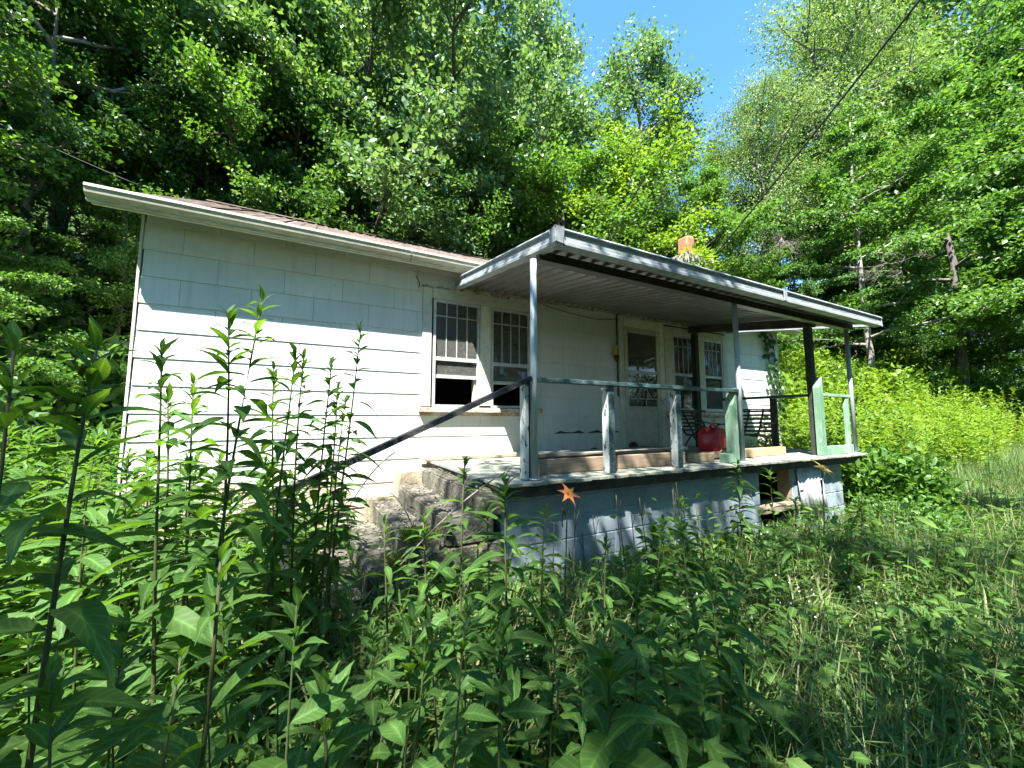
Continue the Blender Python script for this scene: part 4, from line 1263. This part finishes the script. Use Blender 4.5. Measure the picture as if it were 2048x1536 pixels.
shrub('low leafy bush spreading below the right end of the porch', 7.0, 2.2, .62, 2, 'lf_mid')
for i in range(18):  # unseen bushes added to keep bare sky out of the window reflections
    a = math.radians(182 + i * 10.4); d_ = 17 + 4 * (i % 3)
    x, y = 5 + d_ * 1.35 * math.cos(a), 1 + d_ * math.sin(a)
    if y > 2.2:
        continue
    shrub('tall unseen bush added behind the viewer to screen the low sky', x, y, 2.6 + .4 * (i % 4), i % 3, ['lf_mid', 'lf_dark', 'lf_yellow'][i % 3], 'added bushes behind the viewer', 'bush', 1.2)
# vine heaped on the chimney
vn = RNG.normal(0, 1, (900, 3)); vn = unit(vn) * RNG.uniform(.5, 1.05, (900, 1))
c = np.array([7.72, 5.62, 5.20]) + vn * np.array([.50, .36, .34])
chv = thing('chimney_vine', 'yellow-green vine heaped over the chimney around the orange flue', 'vine', (7.72, 5.68, 4.2))
o = link('foliage', leaf_mesh(c - np.array([7.72, 5.68, 4.2]), vn + np.array([0, 0, -.3]), vn + np.array([0, 0, .5]), .10 * RNG.uniform(.6, 1.2, 900), .05), 'lf_yellow', chv)
tube('stem', [(0, 0, 0), (.05, -.3, .5), (-.1, -.35, .95)], .012, 'bark', chv, 5)
# ivy on the right corner: leaf by leaf
bm = bmesh.new()
vs = [bm.verts.new(p) for p in ((0, 0, 0), (.03, .035, .006), (.075, .045, .002), (.07, .018, .0), (.115, 0, -.006), (.07, -.018, .0), (.075, -.045, .002), (.03, -.035, .006), (.05, 0, .006))]
for i in range(8):
    bm.faces.new((vs[8], vs[i], vs[(i + 1) % 8]))
ivy_leaf = bm_mesh(bm)
ivy = thing('ivy_vine', 'dark ivy climbing the right corner of the white wall', 'vine', (9.25, HY - .03, .6))
tube('stem', [(.4, -.02, 0), (.33, -.02, .9), (.15, -.02, 1.8), (-.1, -.02, 2.4), (-.2, -.02, 2.9)], .012, 'bark', ivy, 5)
tube('stem', [(.45, -.02, .0), (.42, -.02, 1.2), (.2, -.02, 2.2), (.1, -.02, 2.95)], .01, 'bark', ivy, 5)
for i in range(170):
    zz = random.uniform(.75, 2.98); f = (zz - .75) / 2.2
    xx = .42 - f * .62 + random.gauss(0, .11 + .05 * f) + (.1 if random.random() < .3 else 0)
    if xx > .42:
        xx = .42 - random.random() * .1
    rot = Euler((random.gauss(PI / 2 + .2, .3), random.gauss(PI / 2 + .0, .8), random.gauss(0, .4)), 'YXZ')
    mw = Matrix.Translation((xx, random.uniform(-.07, -.02), zz)) @ Euler((random.gauss(PI / 2 - .3, .3), 0, random.gauss(0, .3))).to_matrix().to_4x4() @ Matrix.Rotation(random.gauss(-PI / 2, .9), 4, 'Z') @ Matrix.Scale(random.uniform(.8, 1.5), 4)
    link('leaf', ivy_leaf, 'lf_ivy', ivy, mw)


# ------------------------------------------------------------------ tall weeds with lance-shaped leaves
def lance(Ln, Wd, droop, fold, seed, nseg=8, wave=.07):
    rr = random.Random(seed); V = []; Fc = []; rib = []; alg = []
    for i in range(nseg + 1):
        t = i / nseg
        wv = Wd * .5 * (math.sin(PI * min(1, t ** .82 * .97 + .02)) ** 1.35) if 0 < t < 1 else (.0015 if t == 0 else .0004)
        wv *= 1 + (.07 if i % 2 else -.05) * (0 < t < 1) + rr.uniform(-.05, .05)
        x_ = Ln * (t - .12 * droop * t * t); z_ = Ln * (.22 * t - (.22 + droop) * t * t) * .8
        yk = rr.gauss(0, .012) * Ln
        for s in (-1, 0, 1):
            V.append((x_, s * wv + yk * t, z_ + (abs(s) * wv * fold) + (rr.gauss(0, wave) * wv if s else 0)))
            rib.append(1. if s == 0 else 0.); alg.append(t)
    for i in range(nseg):
        a = i * 3
        Fc += [(a, a + 3, a + 4, a + 1), (a + 1, a + 4, a + 5, a + 2)]
    me = pymesh(V, Fc)
    at = me.attributes.new('rib', 'FLOAT', 'POINT'); at.data.foreach_set('value', rib)
    at = me.attributes.new('along', 'FLOAT', 'POINT'); at.data.foreach_set('value', alg)
    return me


LEAF = [lance(1, .245, .25 + .16 * k, .35, 40 + k) for k in range(4)]        # narrow
LEAFB = [lance(1, .36, .15 + .16 * k, .28, 60 + k) for k in range(4)]       # broad
for me in LEAF + LEAFB:
    me.materials.append(MT['lf_weed'])
NLEAF = [0]


def stem_path(Hh, lean, R, bend=.06):
    pts = []; ph = R.uniform(0, 6.28)
    for i in range(9):
        t = i / 8
        pts.append(np.array([lean[0] * t ** 1.3 + bend * math.sin(ph + 3 * t) * t * .5, lean[1] * t ** 1.3 + bend * math.cos(ph + 2.5 * t) * t * .5, Hh * t]))
    return pts


def at_path(pts, t):
    f = t * (len(pts) - 1); i = min(int(f), len(pts) - 2)
    return pts[i] + (pts[i + 1] - pts[i]) * (f - i)


def weed_leaves(R, pts, n, ll, broad, t0=.12):
    """yields (mesh list, index, matrix) for the leaves of one stalk"""
    out = []; az = R.uniform(0, 6.28)
    n = int(n * 1.5); ll = ll * 1.3
    for k in range(n):
        t = t0 + (1 - t0) * ((k + .5) / n) ** .75
        az += 2.4 + R.gauss(0, .25)
        top = max(0, (t - .8) / .2)
        size = ll * (.55 + .75 * math.sin(PI * min(1, .15 + t * .75))) * (1 - .4 * top) * R.uniform(.7, 1.18)
        pitch_ = -R.uniform(-.12, .42) - .8 * top + (.45 * max(0, .4 - t))
        p = at_path(pts, t)
        mw = Matrix.Translation(Vector(p)) @ Matrix.Rotation(az, 4, 'Z') @ Matrix.Rotation(pitch_, 4, 'Y') @ Matrix.Rotation(R.gauss(0, .25), 4, 'X') @ Matrix.Scale(size, 4)
        out.append((R.randrange(4), mw))
    for k in range(8):
        az += 2.2
        mw = Matrix.Translation(Vector(at_path(pts, 1 - .012 * k))) @ Matrix.Rotation(az, 4, 'Z') @ Matrix.Rotation(-1.25 + .11 * k + R.gauss(0, .18), 4, 'Y') @ Matrix.Scale(ll * R.uniform(.28, .42) * (1 + .09 * k), 4)
        out.append((R.randrange(2), mw))
    return out


def big_weed(label, x, y, Hh, n, ll, lean=(0, 0), broad=False, seed=None, group=None, r=.009, name='tall_weed', t0=.12):
    R = random.Random(seed if seed is not None else hash((round(x, 3), round(y, 3))))
    z = float(ground_z(x, y)) - .03
    t = thing(name, label, 'weed', (x, y, z), group)
    pts = stem_path(Hh, lean, R)
    V, Fc = [], []
    tube_into(V, Fc, pts, [r * (1 - .7 * i / 8) for i in range(9)], 7)
    link('stem', pymesh(V, Fc), 'stem', t)
    LM = LEAFB if broad else LEAF
    for k, mw in weed_leaves(R, pts, n, ll, broad, t0):
        link('leaf', LM[k], None, t, mw); NLEAF[0] += 1
    return t


def weed_at(label, u, vtop, y, n, ll, lean_px=0., broad=False, r=.009, lean=(0, 0), group=None, t0=.12):
    """stalk whose tip shows at the given place in the photograph, rooted on the ground"""
    p = on_y(u, vtop, y); x = p.x - lean[0]; yb = y - lean[1]
    gz = float(ground_z(x, yb))
    return big_weed(label, x, yb, p.z - gz + .03, n, ll, lean, broad, int(u * 7 + vtop), group, r, t0=t0)


weed_at('nearest tall weed at the left edge, thick stem and very long leaves', 245, 690, 1.05, 28, .135, lean=(.08, .1), r=.008)
weed_at('weed at the very left edge, long leaves entering the frame', -20, 690, 1.0, 20, .135, r=.007)
weed_at('tallest weed before the white wall, tip crossing the eave shadow', 512, 600, 1.95, 30, .165, lean=(.10, .02))
weed_at('second tall weed close left of the tallest one', 452, 640, 1.9, 26, .16, lean=(-.04, .0))
weed_at('bent dark-stemmed weed between the nearest weed and the tallest pair', 300, 700, 1.85, 20, .15, lean=(-.14, .05))
weed_at('tall thin weed at the right end of the wall thicket, left of the window', 715, 655, 2.5, 26, .14, lean=(.12, 0.))
weed_at('leafy weed in the wall thicket just left of the thin right one', 655, 722, 2.45, 26, .135, lean=(.02, 0))
weed_at('leafy weed in the middle of the wall thicket', 610, 715, 2.35, 26, .14)
weed_at('weed with two tips in the left part of the wall thicket', 560, 735, 2.4, 22, .14, lean=(-.03, 0))
weed_at('weed in the wall thicket rising over the handrail', 700, 800, 2.3, 22, .13, lean=(.10, 0))
weed_at('slim weed standing before the steps, left of its leafier twin', 932, 925, 1.75, 15, .13, lean=(.0, 0))
weed_at('leafy weed before the steps and the block wall, beside the orange lily', 1020, 960, 1.65, 24, .15, lean=(.01, 0))
weed_at('narrow weed in the wall thicket between the tallest pair and the leafy middle one', 580, 700, 2.2, 26, .14, lean=(.03, 0))
weed_at('slender weed of the wall thicket with its tip below the window sill level', 672, 770, 2.6, 22, .13, lean=(.05, 0))
weed_at('weed in the wall thicket left of the tallest pair, its tip over the white siding', 405, 770, 2.2, 24, .15, lean=(.02, 0))
weed_at('weed at the left corner of the white wall', 335, 790, 2.3, 22, .15, lean=(-.03, 0))
weed_at('low weed before the lower steps, left of the slim stalk', 850, 1040, 1.95, 16, .13)
weed_at('weed before the end of the steps, between the slim stalk and its leafier twin', 975, 1010, 2.0, 18, .13)
weed_at('weed close right of the leafy stalk under the orange lily', 1085, 1020, 2.0, 20, .13)
weed_at('short weed before the blue block wall under the dry stalks', 1210, 1085, 2.0, 14, .12)
weed_at('short weed before the blue block wall right of the dry stalks', 1310, 1070, 2.1, 14, .12)
weed_at('small weed at the foot of the steps among the grass', 780, 1045, 1.9, 12, .11)
weed_at('bright backlit weed with upright leaves in the middle foreground', 1262, 1150, 1.12, 14, .145, broad=False, r=.007)
weed_at('weed right of the bright backlit one with wide drooping leaves', 1425, 1165, 1.15, 16, .155, r=.008)
weed_at('large coarse weed at the bottom edge with broad dark leaves', 1230, 1330, .85, 11, .17, broad=True, r=.009, t0=.4)
weed_at('broad-leaved weed at the bottom edge left of the coarse one', 1010, 1270, 1.0, 14, .115, broad=True)
weed_at('broad-leaved weed by the leafy stalk, bottom left of centre', 660, 1370, .95, 14, .15, broad=True)
weed_at('tall dark weed stalk in the left foreground right of the nearest weed', 432, 1120, .95, 14, .145, lean=(.06, 0.), r=.009)
weed_at('narrow-leaved bushy weed against the block wall, left of the crawl hole', 1478, 925, 2.45, 40, .14, r=.008)
weed_at('narrow-leaved bushy weed leaning on the block wall left of the bushiest one', 1368, 1000, 2.4, 26, .12, r=.007)
weed_at('weed in front of the dark crawl hole', 1545, 945, 2.3, 18, .14, r=.007)
weed_at('weed left of the yellow lily below the porch', 1590, 1000, 2.0, 18, .13)
weed_at('leafy weed right of the yellow lily below the porch corner', 1720, 1000, 2.1, 26, .13)
weed_at('weed at the right edge of the near grass with long arching leaves', 1985, 1195, 1.0, 14, .17, lean=(.05, 0), r=.007)
weed_at('dark-leaved weed in the shaded right foreground', 1900, 1110, 1.3, 18, .14)
weed_at('weed at the far right where the grass path begins', 1970, 880, 2.2, 18, .13)
GW = 'weeds of the sunlit thicket at the left of the white wall'
R = random.Random(5)
for i in range(46):
    u = R.uniform(-60, 700); y = R.uniform(2.3, 4.6)
    top = R.uniform(840, 960) if u < 260 else R.uniform(900, 1000)
    weed_at('leafy weed in the sunlit thicket between the nearest weed and the white wall', u, top, y, R.randint(14, 18), R.uniform(.12, .165), group=GW, lean=(R.uniform(-.06, .06), R.uniform(-.05, .05)), r=.006)
GN = 'low weeds in the shaded near ground'
for i in range(40):
    u = R.uniform(-20, 2040); y = R.uniform(.75, 1.7)
    top = R.uniform(1190, 1400)
    p = on_y(u, top, y)
    if p.z < .3 or abs(p.x) + p.y < .7:
        continue
    weed_at('low broad-leaved weed in the shaded ground cover at the bottom', u, top, y, R.randint(8, 13), R.uniform(.075, .12), broad=True, group=GN, lean=(R.uniform(-.08, .08), R.uniform(-.05, .05)), r=.005)
GR = 'weeds below the porch'
for i in range(24):
    u = R.uniform(1300, 2040); y = R.uniform(1.5, 2.5)
    weed_at('leafy weed in the shaded tangle below the porch and beside the path', u, R.uniform(1030, 1140), y, R.randint(11, 16), R.uniform(.09, .13), broad=R.random() < .4, group=GR, lean=(R.uniform(-.06, .06), R.uniform(-.05, .05)), r=.005)


# ------------------------------------------------------------------ lilies and their dry stalks
def petal_mesh(Ln, Wd, curl, seed):
    return lance(Ln, Wd, curl, .15, seed, 6, .12)


PET = petal_mesh(1, .44, 1.15, 90)


def lily(label, u, v, y, mat, size):
    p = on_y(u, v, y); gz = float(ground_z(p.x, y))
    t = thing('lily', label, 'flower', (p.x, y, gz - .02))
    h = p.z - gz
    tube('stalk', [(-.05, 0, 0), (-.03, 0, h * .4), (-.01, 0, h * .8), (0, 0, h)], .005, 'stem', t, 6)
    fl = link('bloom', None, None, t); fl.location = (0, 0, h); fl.rotation_euler = (.75, -.25, .3); fl.empty_display_size = .05
    pm = PET.copy(); pm.materials.clear(); pm.materials.append(MT[mat])
    for k in range(6):
        link('petal', pm, None, fl, Matrix.Rotation(k * PI / 3 + .2, 4, 'Z') @ Matrix.Rotation(-.95, 4, 'Y') @ Matrix.Scale(size * (1 if k % 2 else .92), 4))
    for k in range(5):
        a = k * 1.26
        tube('stamen', [(0, 0, 0), (.02 * math.cos(a), .02 * math.sin(a), size * .6)], .0022, 'petal_y', fl, 4)
    tube('bud', [(-.015, 0, h * .86), (-.05, -.01, h * .92), (-.055, -.012, h * .80)], [.004, .009, .005], 'dry_stem' if mat == 'petal_o' else 'stem', t, 6)
    for k in range(9):
        a = random.uniform(0, 6.28); q = random.uniform(.3, .55)
        link('leaf', LEAF[2], None, t, Matrix.Rotation(a, 4, 'Z') @ Matrix.Rotation(-1.0, 4, 'Y') @ Matrix.Diagonal((q, q * .35, q, 1)))
    return t


lily('orange lily in bloom before the blue block wall', 1135, 985, 2.3, 'petal_o', .085)
lily('yellow lily in bloom before the pale metal sheet', 1643, 937, 2.0, 'petal_y', .10)
for i, (u, v) in enumerate(((1150, 1000), (1185, 1025), (1232, 985), (1240, 1040), (1262, 1015), (1278, 990), (1300, 1030), (1318, 1030), (1345, 975), (1352, 960), (1108, 1040), (1165, 1060), (1213, 1070), (1390, 1000))):
    y = 2.5 + random.uniform(-.25, .2); p = on_y(u, v, y); gz = float(ground_z(p.x, y)); h = p.z - gz
    ln = random.uniform(-.12, .05)
    t = thing('dry_stalk', 'thin dry forked lily stalk before the blue block wall', 'stalk', (p.x - ln, y, gz - .02), 'dry lily stalks')
    tube('stem', [(0, 0, 0), (ln * .3, 0, h * .5), (ln * .8, 0, h * .85), (ln, 0, h)], .004, 'dry_stem', t, 5)
    tube('fork', [(ln * .75, 0, h * .8), (ln * .75 + random.choice([-.05, .05]), .01, h * .95)], .0028, 'dry_stem', t, 5)
# fallen twigs over the steps and a dead branch in the right trees
for i, (a, b, lb) in enumerate((((790, 905), (700, 1010), 'thin bare twig arching over the top step'), ((1010, 945), (800, 1130), 'long bare twig slanting across the steps'), ((780, 985), (830, 1065), 'pale twig lying across the lower steps'))):
    pa = on_y(a[0], a[1], 2.72 if i == 1 else 3.3); pb = on_y(b[0], b[1], 2.4 if i == 1 else 3.1)
    tag(tube('twig', sag(pa, pb, -.05, 8), [.006, .006, .006, .0055, .005, .005, .004, .003], 'twig', None, 5), lb, 'twig')
V, Fc = [], []
R2 = np.random.default_rng(77)


def bare(p, d, ln, r_, depth):
    pts = [p]
    for s in range(4):
        d = unit(d + R2.normal(0, .22, 3)); p = p + d * ln / 4; pts.append(p)
    tube_into(V, Fc, pts, [r_, r_ * .85, r_ * .7, r_ * .55, r_ * .4], 4, False)
    if depth:
        for k in range(5):
            i = R2.integers(1, 5); bare(pts[i], unit(d + R2.normal(0, .6, 3)), ln * R2.uniform(.4, .65), r_ * .5, depth - 1)


for (u, v, y, dx) in ((1800, 575, 4.5, (-.5, -.1, -.35)), (1560, 480, 6.2, (-.8, -.2, -.05))):
    V, Fc = [], []
    p = on_y(u, v, y)
    bare(np.array(p), np.array(dx), 1.5, .02, 3)
    tag(link('dead_branch', pymesh(V, Fc), 'twig'), 'bare grey dead branch above the weed bank at right' if u > 1700 else 'tangle of bare grey twigs above the right half of the porch roof', 'branch')


# ------------------------------------------------------------------ uncountable growth: grass, ground cover, meadow, undergrowth
def scatter(n, fx, ok):
    P = fx(n); P = P[ok(P[:, 0], P[:, 1])]
    return P


def near_ok(x, y):
    porch_in = (x > 1.25) & (x < 7.2) & (y > PY + .03)
    st_in = (x > .1) & (x < 1.5) & (y > 2.8)
    ho = (x > HX0 - .05) & (x < HX1 + .05) & (y > HY - .05)
    cam_ = (x * x + y * y) < .45 ** 2
    return ~(porch_in | st_in | ho | cam_)


def grass_mesh(P, hgt, wd, lean_amt, tint, wind=(0, 0)):
    n = len(P); az = RNG.uniform(0, 2 * PI, n)
    base = np.stack([P[:, 0], P[:, 1], ground_z(P[:, 0], P[:, 1]) - .01], -1)
    ln = np.abs(RNG.normal(.55, .3, n))[:, None] * lean_amt
    d = np.stack([np.cos(az), np.sin(az), np.zeros(n)], -1) * ln + np.array([wind[0], wind[1], 0])
    s = np.stack([-np.sin(az), np.cos(az), np.zeros(n)], -1)
    h = hgt[:, None]; w_ = wd[:, None]; up = np.array([0, 0, 1.])
    def pt(t):
        return base + up * h * (t - .28 * t ** 3 * np.minimum(1.6, ln * 1.6)) + d * h * t ** 2
    a, b, c_, e = pt(0), pt(.4), pt(.75), pt(1.)
    V = np.stack([a - s * w_ * .5, a + s * w_ * .5, b - s * w_ * .5, b + s * w_ * .5, c_ - s * w_ * .36, c_ + s * w_ * .36, e], 1)
    tri = np.array([[0, 1, 3], [0, 3, 2], [2, 3, 5], [2, 5, 4], [4, 5, 6]])
    return np_mesh(V.reshape(-1, 3), tri, n, 7, tint, 'grass')


def stuff(name, me, mat, label):
    o = link(name, me, mat); o['kind'] = 'stuff'; o['label'] = label
    return o


# near grass, thickest to the right and along the block wall
P = np.stack([RNG.uniform(-1.5, 16, 60000), RNG.uniform(.3, 3.9, 60000)], -1)
dens = np.clip(1.25 - P[:, 0] * .05, .3, 1) * np.clip((P[:, 0] + .5) / 2.0, .2, 1.)
P = P[(RNG.random(len(P)) < dens) & near_ok(P[:, 0], P[:, 1])]
hh = RNG.uniform(.18, .55, len(P)) * (1 + .25 * np.sin(P[:, 0] * 2.1) * np.cos(P[:, 1] * 2.7))
hh[P[:, 0] < .6] *= 1.05
tn = RNG.random(len(P)) * .75; tn[RNG.random(len(P)) < .10] = .93
stuff('grass', grass_mesh(P, hh, RNG.uniform(.004, .010, len(P)), 1.0, tn, (.15, 0)), 'grass', 'long leaning grass in the shaded foreground and along the path')
P = np.stack([RNG.uniform(-.6, 9, 420), RNG.uniform(.6, 2.7, 420)], -1); P = P[near_ok(P[:, 0], P[:, 1])]
stuff('dry_stems', grass_mesh(P, RNG.uniform(.45, .85, len(P)), RNG.uniform(.0022, .004, len(P)), .9, np.full(len(P), .57) + RNG.random(len(P)) * .38, (.3, .05)), 'straw', 'thin dry stems leaning through the near grass')
# strappy lily leaves before the block wall
P = np.stack([RNG.uniform(-.3, 5.2, 5200), RNG.normal(2.15, .38, 5200)], -1); P = P[near_ok(P[:, 0], P[:, 1])]
stuff('lily_leaves', grass_mesh(P, RNG.uniform(.3, .62, len(P)), RNG.uniform(.011, .02, len(P)), 1.25, RNG.random(len(P)) * .8), 'grass', 'arching strap leaves of lilies massed before the block wall')
# low ground cover: ovate leaves on short stems, layered
def leaf8(c, d, n, L, W, tint, name):
    k = len(c); d = unit(d); s = unit(np.cross(d, n)); nn = np.cross(s, d); L = L[:, None]; W = W[:, None]
    def pt(t, w, h):
        return c + d * L * t + s * W * w + nn * L * h
    V = np.stack([pt(0, 0, 0), pt(.3, 0, .03), pt(.65, 0, .0), pt(1, 0, -.10), pt(.22, .42, .07), pt(.58, .44, .05), pt(.22, -.42, .07), pt(.58, -.44, .05)], 1)
    tri = np.array([[0, 4, 1], [0, 1, 6], [4, 5, 2], [4, 2, 1], [1, 2, 7], [1, 7, 6], [5, 3, 2], [2, 3, 7]])
    me = np_mesh(V.reshape(-1, 3), tri, k, 8, tint, name)
    at = me.attributes.new('rib', 'FLOAT', 'POINT'); at.data.foreach_set('value', np.tile(np.array([1, 1, 1, 1, 0, 0, 0, 0], np.float32), k))
    at = me.attributes.new('along', 'FLOAT', 'POINT'); at.data.foreach_set('value', np.tile(np.array([0, .3, .65, 1, .22, .58, .22, .58], np.float32), k))
    me.polygons.foreach_set('use_smooth', [True] * len(me.polygons))
    return me


n = 46000
P = np.stack([-3.4 + 13 * RNG.random(n) ** 1.25, RNG.uniform(.35, 4.4, n)], -1)
cl_ = np.sin(P[:, 0] * 3.1 + 1) * np.cos(P[:, 1] * 3.7) + RNG.normal(0, .5, n)
P = P[near_ok(P[:, 0], P[:, 1]) & (cl_ > -.8 + .12 * np.maximum(P[:, 0], 0))]
n = len(P)
z = ground_z(P[:, 0], P[:, 1]) + np.abs(RNG.normal(.0, .23, n)) * (1 + .4 * np.sin(P[:, 0] * 2.3) * np.sin(P[:, 1] * 2.9)) + .03
az = RNG.uniform(0, 6.28, n); dd = np.stack([np.cos(az), np.sin(az), RNG.uniform(-.45, .45, n)], -1)
sz = RNG.uniform(.5, 1.35, n)
stuff('ground_cover', leaf8(np.column_stack([P, z]), dd, RNG.normal(0, .35, (n, 3)) + np.array([0, 0, 1.]), .095 * sz, .044 * sz, RNG.random(n), 'cover'), 'lf_weed', 'low leafy ground cover under the weeds')
# tiny white florets
n = 260
P = np.stack([RNG.uniform(1.5, 5.5, n), RNG.uniform(.9, 2.3, n)], -1); kx = RNG.integers(0, 14, n); cxy = np.stack([RNG.uniform(1.6, 6, 14), RNG.uniform(1.0, 2.3, 14)], -1)
P = cxy[kx] + RNG.normal(0, .10, (n, 2))
z = ground_z(P[:, 0], P[:, 1]) + RNG.uniform(.35, .62, n)
stuff('white_florets', leaf_mesh(np.column_stack([P, z]), RNG.normal(0, 1, (n, 3)), RNG.normal(0, 1, (n, 3)), .014, .012), 'white_flower', 'tiny white flowers dotted over the right foreground')


# meadow weeds on the bright bank at right
def weed_mass(n, fx, hlo, hhi, per, L_, W_, mat, name, label, keep):
    P = fx(n); P = P[keep(P[:, 0], P[:, 1])]; n = len(P)
    gz = ground_z(P[:, 0], P[:, 1]); hgt = RNG.uniform(hlo, hhi, n) * (1 + .18 * np.sin(P[:, 0] * 1.7) * np.cos(P[:, 1] * 2.3))
    lean = RNG.normal(0, .12, (n, 2))
    t = np.clip(RNG.beta(2.2, 1.3, (n, per)), .05, 1)
    c = np.stack([P[:, 0, None] + lean[:, 0, None] * t * hgt[:, None], P[:, 1, None] + lean[:, 1, None] * t * hgt[:, None], gz[:, None] + t * hgt[:, None]], -1).reshape(-1, 3)
    m_ = len(c); az = RNG.uniform(0, 6.28, m_)
    tt = t.reshape(-1)
    dd = np.stack([np.cos(az), np.sin(az), RNG.uniform(-.35, .5, m_) + tt * .5], -1)
    sz = RNG.uniform(.6, 1.25, m_) * (1.15 - .45 * tt)
    tint = np.repeat(RNG.random(n), per) * .5 + RNG.random(m_) * .45
    c = c + dd * .01
    lf = leaf_mesh(c, dd, RNG.normal(0, .3, (m_, 3)) + np.array([0, 0, 1.]), L_ * sz, W_ * sz, tint, .2)
    return stuff(name, lf, mat, label), P, hgt, gz, lean


def mk(x, y):
    return near_ok(x, y) & (y > 2.9 + .05 * (x - 8) - .25 * np.sin(x * .9)) & (y < 8.8)


fxm = lambda n: np.stack([8.0 + 24 * RNG.random(n) ** 1.4, RNG.uniform(2.4, 8.8, n)], -1)
weed_mass(4200, fxm, .8, 1.9, 40, .12, .036, 'lf_meadow', 'meadow_weeds', 'dense yellow-green weeds covering the sunlit bank at right', mk)
weed_mass(1300, fxm, .9, 2.2, 34, .17, .062, 'lf_yellow', 'bank_weeds', 'broad-leaved green weeds mixed through the sunlit bank at right', mk)
weed_mass(1000, fxm, .6, 1.9, 34, .13, .045, 'lf_mid', 'bank_weeds', 'darker green weeds mixed through the sunlit bank at right', mk)
weed_mass(900, lambda n: np.stack([RNG.uniform(-6, -1.6, n), RNG.uniform(3.2, 7.5, n)], -1), .5, 1.15, 34, .12, .036, 'lf_mid', 'thicket_weeds', 'dense leafy undergrowth left of the house', near_ok)
# dry grass fringe at the foot of the bank
P = np.stack([RNG.uniform(8, 26, 9000), RNG.uniform(2.6, 4.6, 9000)], -1)
stuff('dry_grass', grass_mesh(P, RNG.uniform(.3, .8, len(P)), RNG.uniform(.006, .012, len(P)), .8, .2 + .55 * RNG.random(len(P))), 'grass', 'pale dry grass at the foot of the weed bank')
# undergrowth over the wooded slope
n = 70000
P = np.stack([RNG.uniform(-22, 40, n), RNG.uniform(8.5, 30, n)], -1)
P = P[(P[:, 1] > 10.6) | (P[:, 0] < -3) | (P[:, 0] > 11)]; n = len(P)
z = ground_z(P[:, 0], P[:, 1]) + RNG.gamma(1.4, .35, n)
az = RNG.uniform(0, 6.28, n); s = RNG.uniform(.6, 1.4, n)
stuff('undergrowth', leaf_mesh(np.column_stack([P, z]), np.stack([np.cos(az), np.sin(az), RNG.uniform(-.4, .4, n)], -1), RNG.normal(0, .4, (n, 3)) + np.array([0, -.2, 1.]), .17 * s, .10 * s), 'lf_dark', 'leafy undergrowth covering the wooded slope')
# moss tuft and litter on the steps
n = 1500
c = np.stack([RNG.normal(.70, .10, n), RNG.normal(3.0, .07, n), .70 + np.abs(RNG.normal(0, .03, n))], -1)
c[:, 0] = np.clip(c[:, 0], .45, .92); c[:, 2] = np.where(c[:, 0] < .655, .54, .71) + np.abs(RNG.normal(0, .025, n))
dm = RNG.normal(0, .6, (n, 3)) + np.array([0, 0, .8])
stuff('moss', leaf_mesh(c, dm, RNG.normal(0, 1, (n, 3)), .035 * RNG.uniform(.5, 1.3, n), .008), 'moss', 'bright moss tuft on the near end of the steps')
n = 700
c = np.stack([RNG.uniform(.15, 1.55, n), RNG.uniform(2.95, 4.5, n)], -1)
zz = np.select([c[:, 0] < .395, c[:, 0] < .655, c[:, 0] < .92, c[:, 0] < 1.185], [.375, .545, .715, .875], 1.045)
az = RNG.uniform(0, 6.28, n)
stuff('leaf_litter', leaf_mesh(np.column_stack([c, zz]), np.stack([np.cos(az), np.sin(az), RNG.uniform(-.1, .25, n)], -1), RNG.normal(0, .25, (n, 3)) + np.array([0, 0, 1.]), .05 * RNG.uniform(.5, 1.2, n), .022), 'twig', 'dry leaf litter on the concrete steps')
print('leaf objects', NLEAF[0], 'objects', len(bpy.data.objects))
